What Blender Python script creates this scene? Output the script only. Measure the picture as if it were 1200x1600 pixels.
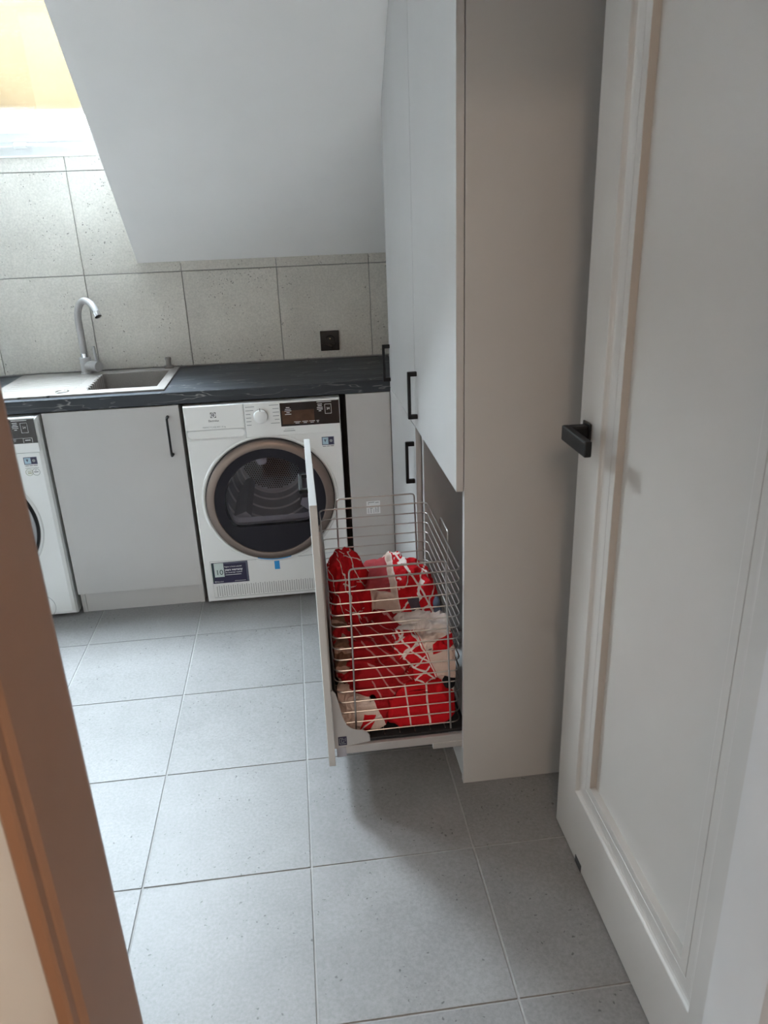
import bpy, bmesh, math, random
from mathutils import Vector, Matrix, noise

random.seed(7)
scene = bpy.context.scene
for o in list(bpy.data.objects):
    bpy.data.objects.remove(o)

# ------------------------------------------------------------------ camera
CAM = Vector((0.4416, -2.8792, 1.4955))
R_ = Vector((0.99195938, -0.12141942, -0.03569184))
U_ = Vector((0.07744935, 0.35936599, 0.92997725))
W_ = Vector((0.10009086, 0.92526397, -0.36588032))
cam = bpy.data.cameras.new('camera')
cam.sensor_fit = 'VERTICAL'
cam.sensor_height = 36.0
cam.sensor_width = 27.0
cam.lens = 1178.995 * 36.0 / 1600.0
cam.clip_start = 0.05
cam.dof.use_dof = True
cam.dof.focus_distance = 2.9
cam.dof.aperture_fstop = 8.0
cam_o = bpy.data.objects.new('camera', cam)
m3 = Matrix((R_, U_, -W_)).transposed()
cam_o.matrix_world = Matrix.Translation(CAM) @ m3.to_4x4()
scene.collection.objects.link(cam_o)
scene.camera = cam_o

# ------------------------------------------------------------------ world, sun, lights, exposure
world = bpy.data.worlds.new('overcast_sky')
scene.world = world
world.use_nodes = True
bg = world.node_tree.nodes['Background']
bg.inputs[0].default_value = (0.785, 0.895, 1.01, 1)
bg.inputs[1].default_value = 39.0

# portal in the roof window: guides sampling of the sky, emits nothing itself
SLOPE = 0.911
SU = Vector((0.0, -1.0, SLOPE)).normalized()      # up along the roof
SN = Vector((0.0, SLOPE, 1.0)).normalized()       # outwards
por = bpy.data.lights.new('window_portal', 'AREA')
por.shape = 'RECTANGLE'
por.size = 0.74
por.size_y = 0.78
por.cycles.is_portal = True
por_o = bpy.data.objects.new('window_portal', por)
pm = Matrix((Vector((1, 0, 0)), SU, SN)).transposed().to_4x4()
por_o.matrix_world = Matrix.Translation(Vector((-0.455, 0.57, 1.767)) + SU * 0.40 + SN * 0.09) @ pm
scene.collection.objects.link(por_o)
# and one in the added, unseen roof window further left
por2_o = por_o.copy()
por2_o.matrix_world = Matrix.Translation(Vector((-1.375, 0.57, 1.767)) + SU * 0.40 + SN * 0.09) @ pm
scene.collection.objects.link(por2_o)

scene.view_settings.view_transform = 'Standard'
scene.view_settings.look = 'None'
scene.view_settings.gamma = 1.0
scene.view_settings.use_curve_mapping = False
scene.view_settings.exposure = 1.95

# ------------------------------------------------------------------ materials
MATS = {}


def nodes_of(name):
    m = bpy.data.materials.new(name)
    m.use_nodes = True
    nt = m.node_tree
    b = nt.nodes['Principled BSDF']
    MATS[name] = m
    return m, nt, b


def N(nt, kind, **kw):
    n = nt.nodes.new(kind)
    for k, v in kw.items():
        setattr(n, k, v)
    return n


def simple(name, col, rough=0.5, metal=0.0, var=0.04, scale=30.0, bump=0.0, bscale=300.0, spec=0.5, coat=0.0):
    """Principled with a soft procedural colour variation and optional fine relief."""
    m, nt, b = nodes_of(name)
    tc = N(nt, 'ShaderNodeNewGeometry')
    nz = N(nt, 'ShaderNodeTexNoise')
    nz.inputs['Scale'].default_value = scale
    nz.inputs['Detail'].default_value = 3
    nt.links.new(tc.outputs['Position'], nz.inputs['Vector'])
    rp = N(nt, 'ShaderNodeValToRGB')
    rp.color_ramp.elements[0].position = 0.3
    rp.color_ramp.elements[1].position = 0.7
    rp.color_ramp.elements[0].color = tuple(min(1, c * (1 - var)) for c in col) + (1,)
    rp.color_ramp.elements[1].color = tuple(min(1, c * (1 + var)) for c in col) + (1,)
    nt.links.new(nz.outputs['Fac'], rp.inputs[0])
    nt.links.new(rp.outputs[0], b.inputs['Base Color'])
    b.inputs['Roughness'].default_value = rough
    b.inputs['Metallic'].default_value = metal
    b.inputs['Specular IOR Level'].default_value = spec
    b.inputs['Coat Weight'].default_value = coat
    if bump > 0:
        n2 = N(nt, 'ShaderNodeTexNoise')
        n2.inputs['Scale'].default_value = bscale
        n2.inputs['Detail'].default_value = 4
        nt.links.new(tc.outputs['Position'], n2.inputs['Vector'])
        bp = N(nt, 'ShaderNodeBump')
        bp.inputs['Strength'].default_value = bump
        bp.inputs['Distance'].default_value = 0.002
        nt.links.new(n2.outputs['Fac'], bp.inputs['Height'])
        nt.links.new(bp.outputs['Normal'], b.inputs['Normal'])
    return m


def tile_mat(name, base, pit_amount, rough):
    """Grey concrete-look porcelain: clouds, fine grain and clustered dark pits."""
    m, nt, b = nodes_of(name)
    L = nt.links.new
    geo = N(nt, 'ShaderNodeNewGeometry')
    oi = N(nt, 'ShaderNodeObjectInfo')
    sc = N(nt, 'ShaderNodeVectorMath', operation='SCALE')
    cmb = N(nt, 'ShaderNodeCombineXYZ')
    for i in range(3):
        L(oi.outputs['Random'], cmb.inputs[i])
    L(cmb.outputs[0], sc.inputs[0])
    sc.inputs['Scale'].default_value = 37.0
    add = N(nt, 'ShaderNodeVectorMath', operation='ADD')
    L(geo.outputs['Position'], add.inputs[0])
    L(sc.outputs[0], add.inputs[1])
    V = add.outputs[0]
    big = N(nt, 'ShaderNodeTexNoise')
    big.inputs['Scale'].default_value = 4.5
    big.inputs['Detail'].default_value = 5
    big.inputs['Roughness'].default_value = 0.6
    L(V, big.inputs['Vector'])
    r1 = N(nt, 'ShaderNodeValToRGB')
    r1.color_ramp.elements[0].position = 0.3
    r1.color_ramp.elements[1].position = 0.72
    r1.color_ramp.elements[0].color = tuple(c * 0.90 for c in base) + (1,)
    r1.color_ramp.elements[1].color = tuple(c * 1.08 for c in base) + (1,)
    L(big.outputs['Fac'], r1.inputs[0])
    fine = N(nt, 'ShaderNodeTexNoise')
    fine.inputs['Scale'].default_value = 130
    fine.inputs['Detail'].default_value = 4
    fine.inputs['Roughness'].default_value = 0.7
    L(V, fine.inputs['Vector'])
    r2 = N(nt, 'ShaderNodeValToRGB')
    r2.color_ramp.elements[0].position = 0.33
    r2.color_ramp.elements[1].position = 0.67
    r2.color_ramp.elements[0].color = (0.86, 0.86, 0.86, 1)
    r2.color_ramp.elements[1].color = (1.12, 1.12, 1.12, 1)
    L(fine.outputs['Fac'], r2.inputs[0])
    mul = N(nt, 'ShaderNodeMix', data_type='RGBA', blend_type='MULTIPLY')
    mul.inputs[0].default_value = 1.0
    L(r1.outputs[0], mul.inputs[6])
    L(r2.outputs[0], mul.inputs[7])
    # pits
    vo = N(nt, 'ShaderNodeTexVoronoi')
    vo.inputs['Scale'].default_value = 120
    vo.inputs['Randomness'].default_value = 1.0
    wn = N(nt, 'ShaderNodeTexNoise')
    wn.inputs['Scale'].default_value = 90
    L(V, wn.inputs['Vector'])
    wm_ = N(nt, 'ShaderNodeVectorMath', operation='SCALE')
    L(wn.outputs['Color'], wm_.inputs[0])
    wm_.inputs['Scale'].default_value = 0.016
    wa = N(nt, 'ShaderNodeVectorMath', operation='ADD')
    L(V, wa.inputs[0])
    L(wm_.outputs[0], wa.inputs[1])
    L(wa.outputs[0], vo.inputs['Vector'])
    lt = N(nt, 'ShaderNodeMath', operation='LESS_THAN')
    L(vo.outputs['Distance'], lt.inputs[0])
    sepc = N(nt, 'ShaderNodeSeparateColor')
    L(vo.outputs['Color'], sepc.inputs[0])
    rad = N(nt, 'ShaderNodeMath', operation='MULTIPLY')
    L(sepc.outputs[1], rad.inputs[0])
    rad.inputs[1].default_value = 0.36
    L(rad.outputs[0], lt.inputs[1])
    clus = N(nt, 'ShaderNodeTexNoise')
    clus.inputs['Scale'].default_value = 6.5
    clus.inputs['Detail'].default_value = 2
    L(V, clus.inputs['Vector'])
    mr = N(nt, 'ShaderNodeMapRange')
    mr.inputs['From Min'].default_value = 0.46
    mr.inputs['From Max'].default_value = 0.72
    mr.inputs['To Min'].default_value = 0.0
    mr.inputs['To Max'].default_value = pit_amount
    L(clus.outputs['Fac'], mr.inputs['Value'])
    lt2 = N(nt, 'ShaderNodeMath', operation='LESS_THAN')
    L(sepc.outputs[0], lt2.inputs[0])
    L(mr.outputs[0], lt2.inputs[1])
    both = N(nt, 'ShaderNodeMath', operation='MULTIPLY')
    L(lt.outputs[0], both.inputs[0])
    L(lt2.outputs[0], both.inputs[1])
    sc2 = N(nt, 'ShaderNodeMath', operation='MULTIPLY')
    L(both.outputs[0], sc2.inputs[0])
    sc2.inputs[1].default_value = 0.8
    mx = N(nt, 'ShaderNodeMix', data_type='RGBA')
    L(sc2.outputs[0], mx.inputs[0])
    L(mul.outputs[2], mx.inputs[6])
    mx.inputs[7].default_value = tuple(c * 0.28 for c in base) + (1,)
    L(mx.outputs[2], b.inputs['Base Color'])
    b.inputs['Roughness'].default_value = rough
    bp = N(nt, 'ShaderNodeBump')
    bp.inputs['Strength'].default_value = 0.15
    bp.inputs['Distance'].default_value = 0.001
    L(fine.outputs['Fac'], bp.inputs['Height'])
    L(bp.outputs['Normal'], b.inputs['Normal'])
    return m


def slate_mat():
    m, nt, b = nodes_of('worktop_slate')
    L = nt.links.new
    geo = N(nt, 'ShaderNodeNewGeometry')
    mp = N(nt, 'ShaderNodeMapping')
    mp.inputs['Rotation'].default_value = (0.5, 0.0, math.radians(-24))
    mp.inputs['Scale'].default_value = (1.8, 9, 9)
    L(geo.outputs['Position'], mp.inputs['Vector'])
    n1 = N(nt, 'ShaderNodeTexNoise')
    n1.inputs['Scale'].default_value = 1.9
    n1.inputs['Detail'].default_value = 3
    n1.inputs['Roughness'].default_value = 0.5
    n1.inputs['Distortion'].default_value = 0.25
    L(mp.outputs[0], n1.inputs['Vector'])
    # thin veins where the noise crosses a level
    s = N(nt, 'ShaderNodeMath', operation='SUBTRACT')
    L(n1.outputs['Fac'], s.inputs[0])
    s.inputs[1].default_value = 0.52
    a = N(nt, 'ShaderNodeMath', operation='ABSOLUTE')
    L(s.outputs[0], a.inputs[0])
    mr = N(nt, 'ShaderNodeMapRange')
    mr.inputs['From Min'].default_value = 0.0
    mr.inputs['From Max'].default_value = 0.011
    mr.inputs['To Min'].default_value = 1.0
    mr.inputs['To Max'].default_value = 0.0
    L(a.outputs[0], mr.inputs['Value'])
    n2 = N(nt, 'ShaderNodeTexNoise')
    n2.inputs['Scale'].default_value = 4.0
    n2.inputs['Detail'].default_value = 2
    L(geo.outputs['Position'], n2.inputs['Vector'])
    mr2 = N(nt, 'ShaderNodeMapRange')
    mr2.inputs['From Min'].default_value = 0.40
    mr2.inputs['From Max'].default_value = 0.60
    L(n2.outputs['Fac'], mr2.inputs['Value'])
    mu = N(nt, 'ShaderNodeMath', operation='MULTIPLY')
    L(mr.outputs[0], mu.inputs[0])
    L(mr2.outputs[0], mu.inputs[1])
    rp = N(nt, 'ShaderNodeValToRGB')
    rp.color_ramp.elements[0].position = 0.3
    rp.color_ramp.elements[1].position = 0.75
    rp.color_ramp.elements[0].color = (0.022, 0.025, 0.030, 1)
    rp.color_ramp.elements[1].color = (0.046, 0.052, 0.061, 1)
    L(n1.outputs['Fac'], rp.inputs[0])
    mx = N(nt, 'ShaderNodeMix', data_type='RGBA')
    L(mu.outputs[0], mx.inputs[0])
    L(rp.outputs[0], mx.inputs[6])
    mx.inputs[7].default_value = (0.24, 0.235, 0.23, 1)
    L(mx.outputs[2], b.inputs['Base Color'])
    b.inputs['Roughness'].default_value = 0.5
    b.inputs['Specular IOR Level'].default_value = 0.3
    return m


def fabric_mat(name, base, layers, warp=0.03, wscale=9.0):
    """Cloth with printed panels and stripes laid out in the garment's own coordinates.
    layer = (direction, low, high, colour[, period[, limit direction, low, high]])"""
    m, nt, b = nodes_of(name)
    L = nt.links.new
    tc = N(nt, 'ShaderNodeTexCoord')
    nz = N(nt, 'ShaderNodeTexNoise')
    nz.inputs['Scale'].default_value = wscale
    nz.inputs['Detail'].default_value = 2
    L(tc.outputs['Object'], nz.inputs['Vector'])
    sub = N(nt, 'ShaderNodeVectorMath', operation='SUBTRACT')
    L(nz.outputs['Color'], sub.inputs[0])
    sub.inputs[1].default_value = (0.5, 0.5, 0.5)
    sc = N(nt, 'ShaderNodeVectorMath', operation='SCALE')
    L(sub.outputs[0], sc.inputs[0])
    sc.inputs['Scale'].default_value = warp * 2
    add = N(nt, 'ShaderNodeVectorMath', operation='ADD')
    L(tc.outputs['Object'], add.inputs[0])
    L(sc.outputs[0], add.inputs[1])
    V = add.outputs[0]

    def band(d, lo, hi, period=None):
        dt = N(nt, 'ShaderNodeVectorMath', operation='DOT_PRODUCT')
        L(V, dt.inputs[0])
        dt.inputs[1].default_value = Vector(d).normalized()
        out = dt.outputs['Value']
        if period:
            md = N(nt, 'ShaderNodeMath', operation='FLOORED_MODULO')
            L(out, md.inputs[0])
            md.inputs[1].default_value = period
            out = md.outputs[0]
        g = N(nt, 'ShaderNodeMath', operation='GREATER_THAN')
        L(out, g.inputs[0])
        g.inputs[1].default_value = lo
        l = N(nt, 'ShaderNodeMath', operation='LESS_THAN')
        L(out, l.inputs[0])
        l.inputs[1].default_value = hi
        mu = N(nt, 'ShaderNodeMath', operation='MULTIPLY')
        L(g.outputs[0], mu.inputs[0])
        L(l.outputs[0], mu.inputs[1])
        return mu.outputs[0]
    rgb = N(nt, 'ShaderNodeRGB')
    rgb.outputs[0].default_value = tuple(base) + (1,)
    cur = rgb.outputs[0]
    for ly in layers:
        f = band(ly[0], ly[1], ly[2], ly[4] if len(ly) > 4 else None)
        if len(ly) > 5:
            f2 = band(ly[5], ly[6], ly[7])
            mm = N(nt, 'ShaderNodeMath', operation='MULTIPLY')
            L(f, mm.inputs[0])
            L(f2, mm.inputs[1])
            f = mm.outputs[0]
        mx = N(nt, 'ShaderNodeMix', data_type='RGBA')
        L(f, mx.inputs[0])
        L(cur, mx.inputs[6])
        mx.inputs[7].default_value = tuple(ly[3]) + (1,)
        cur = mx.outputs[2]
    L(cur, b.inputs['Base Color'])
    b.inputs['Roughness'].default_value = 0.8
    b.inputs['Specular IOR Level'].default_value = 0.1
    wv = N(nt, 'ShaderNodeTexNoise')
    wv.inputs['Scale'].default_value = 38
    wv.inputs['Detail'].default_value = 3
    L(tc.outputs['Object'], wv.inputs['Vector'])
    bp = N(nt, 'ShaderNodeBump')
    bp.inputs['Strength'].default_value = 0.6
    bp.inputs['Distance'].default_value = 0.010
    L(wv.outputs['Fac'], bp.inputs['Height'])
    L(bp.outputs['Normal'], b.inputs['Normal'])
    return m


def thin_glass(name, tint, gloss=0.06):
    m = bpy.data.materials.new(name)
    m.use_nodes = True
    nt = m.node_tree
    nt.nodes.clear()
    out = N(nt, 'ShaderNodeOutputMaterial')
    tr = N(nt, 'ShaderNodeBsdfTransparent')
    tr.inputs[0].default_value = tuple(tint) + (1,)
    gl = N(nt, 'ShaderNodeBsdfGlossy')
    gl.inputs['Roughness'].default_value = 0.03
    fr = N(nt, 'ShaderNodeFresnel')
    fr.inputs[0].default_value = 1.45
    mx = N(nt, 'ShaderNodeMixShader')
    nt.links.new(fr.outputs[0], mx.inputs[0])
    nt.links.new(tr.outputs[0], mx.inputs[1])
    nt.links.new(gl.outputs[0], mx.inputs[2])
    nt.links.new(mx.outputs[0], out.inputs[0])
    MATS[name] = m
    return m


GREY = (0.48, 0.466, 0.455)
cab = simple('cabinet_grey', GREY, 0.5, var=0.015, scale=8)
cab_in = simple('cabinet_inside_grey', (0.38, 0.37, 0.365), 0.6, var=0.02, scale=8)
floor_t = tile_mat('floor_tile', (0.222, 0.215, 0.215), 0.30, 0.5)
wall_t = tile_mat('wall_tile', (0.535, 0.508, 0.46), 0.6, 0.55)
grout = simple('grout', (0.33, 0.325, 0.32), 0.9, var=0.08, scale=60, bump=0.2)
plaster = simple('ceiling_paint', (0.88, 0.87, 0.86), 0.85, var=0.015, scale=5)
plaster_w = simple('wall_paint', (0.86, 0.86, 0.86), 0.85, var=0.02, scale=5)
hall_paint = simple('hall_paint', (0.80, 0.83, 0.84), 0.85, var=0.02, scale=4)
absorb_dark = simple('absorb_taupe', (0.34, 0.28, 0.23), 0.8, var=0.03, scale=5)
bounce_cream = simple('bounce_cream', (0.66, 0.59, 0.52), 0.85, var=0.02, scale=5)
hall_wood = simple('hall_oak', (0.36, 0.21, 0.11), 0.5, var=0.2, scale=6)
jamb_m = simple('door_frame_shaded', (0.37, 0.21, 0.135), 0.45, var=0.02, scale=10)  # grey frame with dim warm shade put into its colour
jamb_g = simple('door_frame_grey', GREY, 0.4, var=0.015, scale=10)
door_m = simple('door_grey', (0.42, 0.39, 0.36), 0.38, var=0.015, scale=8)
white_m = simple('appliance_white', (0.75, 0.755, 0.745), 0.28, var=0.01, scale=10, coat=0.2)
pvc = simple('window_pvc', (0.82, 0.83, 0.83), 0.3, var=0.01, scale=10)
black_m = simple('handle_black', (0.006, 0.006, 0.007), 0.45, var=0.1, scale=40, spec=0.3)
gasket = simple('gasket_black', (0.02, 0.02, 0.022), 0.7, var=0.1, scale=40)
silver = simple('satin_silver', (0.22, 0.17, 0.145), 0.38, 0.7, var=0.02, scale=12)
washer_grey = simple('washer_door_grey', (0.50, 0.51, 0.53), 0.35, var=0.01, scale=12)
dark_ring = simple('porthole_dark', (0.010, 0.008, 0.013), 0.25, var=0.05, scale=12, spec=0.3)
steel = simple('steel', (0.55, 0.54, 0.53), 0.32, 1.0, var=0.03, scale=20)
wire_m = simple('wire_steel', (0.46, 0.43, 0.41), 0.34, 1.0, var=0.05, scale=20)
rail_m = simple('rail_grey', (0.46, 0.445, 0.44), 0.45, 0.3, var=0.02, scale=20)
chrome = simple('chrome', (0.75, 0.75, 0.76), 0.12, 1.0, var=0.01, scale=10)
drum_m = simple('drum_steel', (0.52, 0.52, 0.57), 0.42, 0.3, var=0.05, scale=25)
drum_hi = simple('drum_rib', (0.85, 0.85, 0.86), 0.3, 0.3, var=0.02, scale=25)
plastic_g = simple('drum_plastic', (0.38, 0.38, 0.43), 0.45, var=0.03, scale=25)
sink_m = simple('sink_granite', (0.205, 0.186, 0.172), 0.55, var=0.12, scale=400, bump=0.15, bscale=500)
tap_m = simple('tap_granite', (0.33, 0.32, 0.315), 0.42, 0.1, var=0.1, scale=500)
slate = slate_mat()
display_m = simple('display_black', (0.018, 0.015, 0.016), 0.16, var=0.1, scale=20)
display_b = simple('display_window', (0.075, 0.038, 0.024), 0.2, var=0.25, scale=30)
print_w = simple('print_white', (0.75, 0.76, 0.77), 0.6, var=0.02)
print_d = simple('print_dark', (0.05, 0.055, 0.06), 0.6, var=0.05)
print_g = simple('print_grey', (0.27, 0.29, 0.29), 0.6, var=0.05)
navy = simple('label_navy', (0.022, 0.018, 0.055), 0.45, var=0.1, scale=40)
navy_l = simple('label_slate', (0.10, 0.11, 0.16), 0.45, var=0.1, scale=40)
mint = simple('label_mint', (0.55, 0.63, 0.61), 0.5, var=0.03, scale=40)
green_d = simple('label_dark_green', (0.012, 0.045, 0.04), 0.5, var=0.05, scale=40)
blue_l = simple('label_light_blue', (0.38, 0.52, 0.60), 0.5, var=0.1, scale=60)
tape_m = simple('blue_tape', (0.02, 0.27, 0.62), 0.4, var=0.04, scale=30)
olive = simple('label_olive', (0.30, 0.32, 0.16), 0.6, var=0.05)
brass = simple('contact_brass', (0.6, 0.45, 0.2), 0.3, 1.0, var=0.05)
socket_m = simple('socket_black', (0.014, 0.012, 0.012), 0.22, var=0.1, scale=40)
facade = simple('facade_ochre', (0.0225, 0.0155, 0.0092), 0.9, var=0.10, scale=1.4, spec=0.0)
glass_w = thin_glass('window_glass', (0.95, 0.97, 0.96))
glass_d = thin_glass('porthole_glass', (0.80, 0.79, 0.84))

RED = (0.52, 0.010, 0.016)
DRED = (0.33, 0.010, 0.014)
WHT = (0.72, 0.62, 0.58)
CRM = (0.62, 0.47, 0.41)
NVY = (0.035, 0.035, 0.07)

# ------------------------------------------------------------------ mesh helpers
C = scene.collection


def origin_of(p):
    v = Vector((0, 0, 0))
    while p is not None:
        v += p.location
        p = p.parent
    return v


def obj(name, bm, mat, parent=None, smooth=False, loc=None):
    """Link a bmesh (world coordinates) as ONE object; its origin is its parent's, or loc."""
    me = bpy.data.meshes.new(name)
    po = origin_of(parent)
    wo = Vector(loc) if loc is not None else po
    bmesh.ops.translate(bm, verts=bm.verts[:], vec=-wo)
    bmesh.ops.recalc_face_normals(bm, faces=bm.faces[:])
    bm.to_mesh(me)
    bm.free()
    for mm in (mat if isinstance(mat, (list, tuple)) else [mat]):
        me.materials.append(mm)
    if smooth:
        for p in me.polygons:
            p.use_smooth = True
        try:
            me.set_sharp_from_angle(angle=math.radians(35))
        except Exception:
            pass
    o = bpy.data.objects.new(name, me)
    C.objects.link(o)
    o.parent = parent
    o.location = wo - po
    return o


def tag(o, label, cat, group=None, kind=None):
    o['label'] = label
    o['category'] = cat
    if group:
        o['group'] = group
    if kind:
        o['kind'] = kind
    return o


def thing(name, loc, label, cat, group=None, kind=None):
    o = bpy.data.objects.new(name, None)
    o.empty_display_size = 0.05
    o.location = loc
    C.objects.link(o)
    return tag(o, label, cat, group, kind)


def bx(bm, x0, x1, y0, y1, z0, z1, bev=0.0, seg=2):
    r = bmesh.ops.create_cube(bm, size=1.0)
    vs = r['verts']
    for v in vs:
        v.co.x = x0 + (v.co.x + 0.5) * (x1 - x0)
        v.co.y = y0 + (v.co.y + 0.5) * (y1 - y0)
        v.co.z = z0 + (v.co.z + 0.5) * (z1 - z0)
    if bev > 0:
        es = list({e for v in vs for e in v.link_edges})
        bmesh.ops.bevel(bm, geom=es, offset=bev, segments=seg, profile=0.5, affect='EDGES', clamp_overlap=True)
    return bm


def box(name, x0, x1, y0, y1, z0, z1, mat, parent=None, bev=0.0, loc=None, seg=2):
    return obj(name, bx(bmesh.new(), x0, x1, y0, y1, z0, z1, bev, seg), mat, parent, loc=loc)


def cyl(bm, p0, p1, r0, r1=None, n=24, caps=True):
    p0, p1 = Vector(p0), Vector(p1)
    r1 = r0 if r1 is None else r1
    d = (p1 - p0).normalized()
    a = d.orthogonal().normalized()
    b = d.cross(a)
    A, B = [], []
    for i in range(n):
        t = 2 * math.pi * i / n
        q = a * math.cos(t) + b * math.sin(t)
        A.append(bm.verts.new(p0 + q * r0))
        B.append(bm.verts.new(p1 + q * r1))
    for i in range(n):
        j = (i + 1) % n
        bm.faces.new((A[i], A[j], B[j], B[i]))
    if caps:
        bm.faces.new(A[::-1])
        bm.faces.new(B)
    return bm


def tube(bm, pts, r, n=8, closed=False, caps=True):
    """Sweep a circle along a polyline (parallel transport)."""
    pts = [Vector(p) for p in pts]
    m = len(pts)
    rad = r if isinstance(r, (list, tuple)) else [r] * m
    tang = []
    for i in range(m):
        if closed:
            t = pts[(i + 1) % m] - pts[(i - 1) % m]
        else:
            t = pts[min(i + 1, m - 1)] - pts[max(i - 1, 0)]
        tang.append(t.normalized())
    a = tang[0].orthogonal().normalized()
    rings = []
    for i in range(m):
        t = tang[i]
        a = (a - t * a.dot(t)).normalized()
        b = t.cross(a)
        ring = []
        for k in range(n):
            th = 2 * math.pi * k / n
            ring.append(bm.verts.new(pts[i] + (a * math.cos(th) + b * math.sin(th)) * rad[i]))
        rings.append(ring)
    last = m if closed else m - 1
    for i in range(last):
        A, B = rings[i], rings[(i + 1) % m]
        off = 0
        if closed and i == m - 1:
            off = min(range(n), key=lambda s: (A[0].co - B[s].co).length)
        for k in range(n):
            bm.faces.new((A[k], A[(k + 1) % n], B[(k + 1 + off) % n], B[(k + off) % n]))
    if caps and not closed:
        bm.faces.new(rings[0][::-1])
        bm.faces.new(rings[-1])
    return bm


def lathe_y(bm, cx, cz, prof, n=96, closed=False):
    """Revolve (radius, y) pairs about an axis along Y."""
    rings = []
    for r, y in prof:
        rings.append([bm.verts.new((cx + r * math.cos(2 * math.pi * k / n), y, cz + r * math.sin(2 * math.pi * k / n)))
                      for k in range(n)])
    for i in range(len(rings) - 1):
        A, B = rings[i], rings[i + 1]
        for k in range(n):
            j = (k + 1) % n
            bm.faces.new((A[k], A[j], B[j], B[k]))
    return bm


def lathe_z(bm, cx, cy, prof, n=32, cap=True):
    rings = []
    for r, z in prof:
        rings.append([bm.verts.new((cx + r * math.cos(2 * math.pi * k / n), cy + r * math.sin(2 * math.pi * k / n), z))
                      for k in range(n)])
    for i in range(len(rings) - 1):
        A, B = rings[i], rings[i + 1]
        for k in range(n):
            j = (k + 1) % n
            bm.faces.new((A[k], A[j], B[j], B[k]))
    if cap:
        bm.faces.new(rings[0][::-1])
        bm.faces.new(rings[-1])
    return bm


def prism(bm, pts, d):
    """Extrude a planar polygon (list of 3D points) by vector d."""
    A = [bm.verts.new(p) for p in pts]
    d = Vector(d)
    B = [bm.verts.new(Vector(p) + d) for p in pts]
    n = len(pts)
    bm.faces.new(A)
    bm.faces.new(B[::-1])
    for i in range(n):
        j = (i + 1) % n
        bm.faces.new((A[i], B[i], B[j], A[j]))
    return bm


def decal(name, x0, x1, z0, z1, y, mat, parent, t=0.0006):
    return box(name, x0, x1, y - t, y, z0, z1, mat, parent)


def bars(name, rects, y, mat, parent):
    bm = bmesh.new()
    for x0, x1, z0, z1 in rects:
        bx(bm, x0, x1, y - 0.0004, y, z0, z1)
    o = obj(name, bm, mat, parent)
    o['kind'] = 'stuff'
    return o


def text(name, s, x, z, y, size, mat, parent, align='CENTER', sx=1.0, bold=0.0):
    cu = bpy.data.curves.new(name, 'FONT')
    cu.body = s
    cu.size = size
    cu.align_x = align
    cu.align_y = 'CENTER'
    cu.extrude = 0.0002
    cu.offset = bold
    cu.resolution_u = 3
    tmp = bpy.data.objects.new('tmp_text', cu)
    C.objects.link(tmp)
    dg = bpy.context.evaluated_depsgraph_get()
    dg.update()
    me = bpy.data.meshes.new_from_object(tmp.evaluated_get(dg))
    bpy.data.objects.remove(tmp)
    bpy.data.curves.remove(cu)
    me.name = name
    po = origin_of(parent)
    for v in me.vertices:
        a, b, c = v.co
        v.co = Vector((x + a * sx, y - c, z + b)) - po
    me.materials.clear()
    me.materials.append(mat)
    o = bpy.data.objects.new(name, me)
    C.objects.link(o)
    o.parent = parent
    return o


def arc(cx, cz, r, a0, a1, n, y):
    return [(cx + r * math.cos(a0 + (a1 - a0) * i / n), y, cz + r * math.sin(a0 + (a1 - a0) * i / n)) for i in range(n + 1)]


# ------------------------------------------------------------------ the setting
YW = 0.570       # back wall
SX = -0.190      # right cheek of the window niche
NX = -0.840      # left cheek of the roof window shaft
SXW = SX + 0.12  # the roof window reaches past the shaft lining
SXW2 = -0.990
NX2, SX2 = -1.760, -1.110    # shaft of the added second roof window
XL, XR = -2.00, 1.42


def zs(y):
    return 1.344 + (YW - y) * SLOPE


def zo(y):
    return 1.790 + (YW - y) * SLOPE


ZC = 2.50
YC = YW - (ZC - 1.344) / SLOPE
WZ0 = 1.767

# floor with its tiles
FX, FY, FS, FT = -0.0265, -0.6427, 0.409, 0.4012
fl = box('floor', XL - 0.1, XR + 0.1, -2.30, YW + 0.1, -0.12, -0.0025, grout, loc=(0, 0, -0.0025))
tag(fl, 'pale grey concrete look tiled floor with thin grout lines', 'floor', kind='structure')
G = 0.0045
TILE = None
i0 = math.floor((XL - FX) / FS)
i1 = math.ceil((XR - FX) / FS)
j0 = math.floor((-2.29 - FY) / FT)
j1 = math.ceil((YW - FY) / FT)
cache = {}


def tile_piece(parent, x0, x1, y0, y1):
    w, d = round(x1 - x0 - G, 4), round(y1 - y0 - G, 4)
    if w < 0.01 or d < 0.01:
        return
    key = (w, d)
    if key not in cache:
        bm = bx(bmesh.new(), -w / 2, w / 2, -d / 2, d / 2, -0.008, 0.0, 0.0009, 1)
        me = bpy.data.meshes.new('floor_tile')
        bmesh.ops.recalc_face_normals(bm, faces=bm.faces[:])
        bm.to_mesh(me)
        bm.free()
        me.materials.append(floor_t)
        cache[key] = me
    o = bpy.data.objects.new('tile', cache[key])
    C.objects.link(o)
    o.parent = parent
    o.location = Vector(((x0 + x1) / 2, (y0 + y1) / 2, random.uniform(-0.0004, 0.0))) - parent.location


for i in range(i0, i1):
    for j in range(j0, j1):
        tile_piece(fl, max(FX + i * FS, XL), min(FX + (i + 1) * FS, XR), max(FY + j * FT, -2.285), min(FY + (j + 1) * FT, YW))

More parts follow.
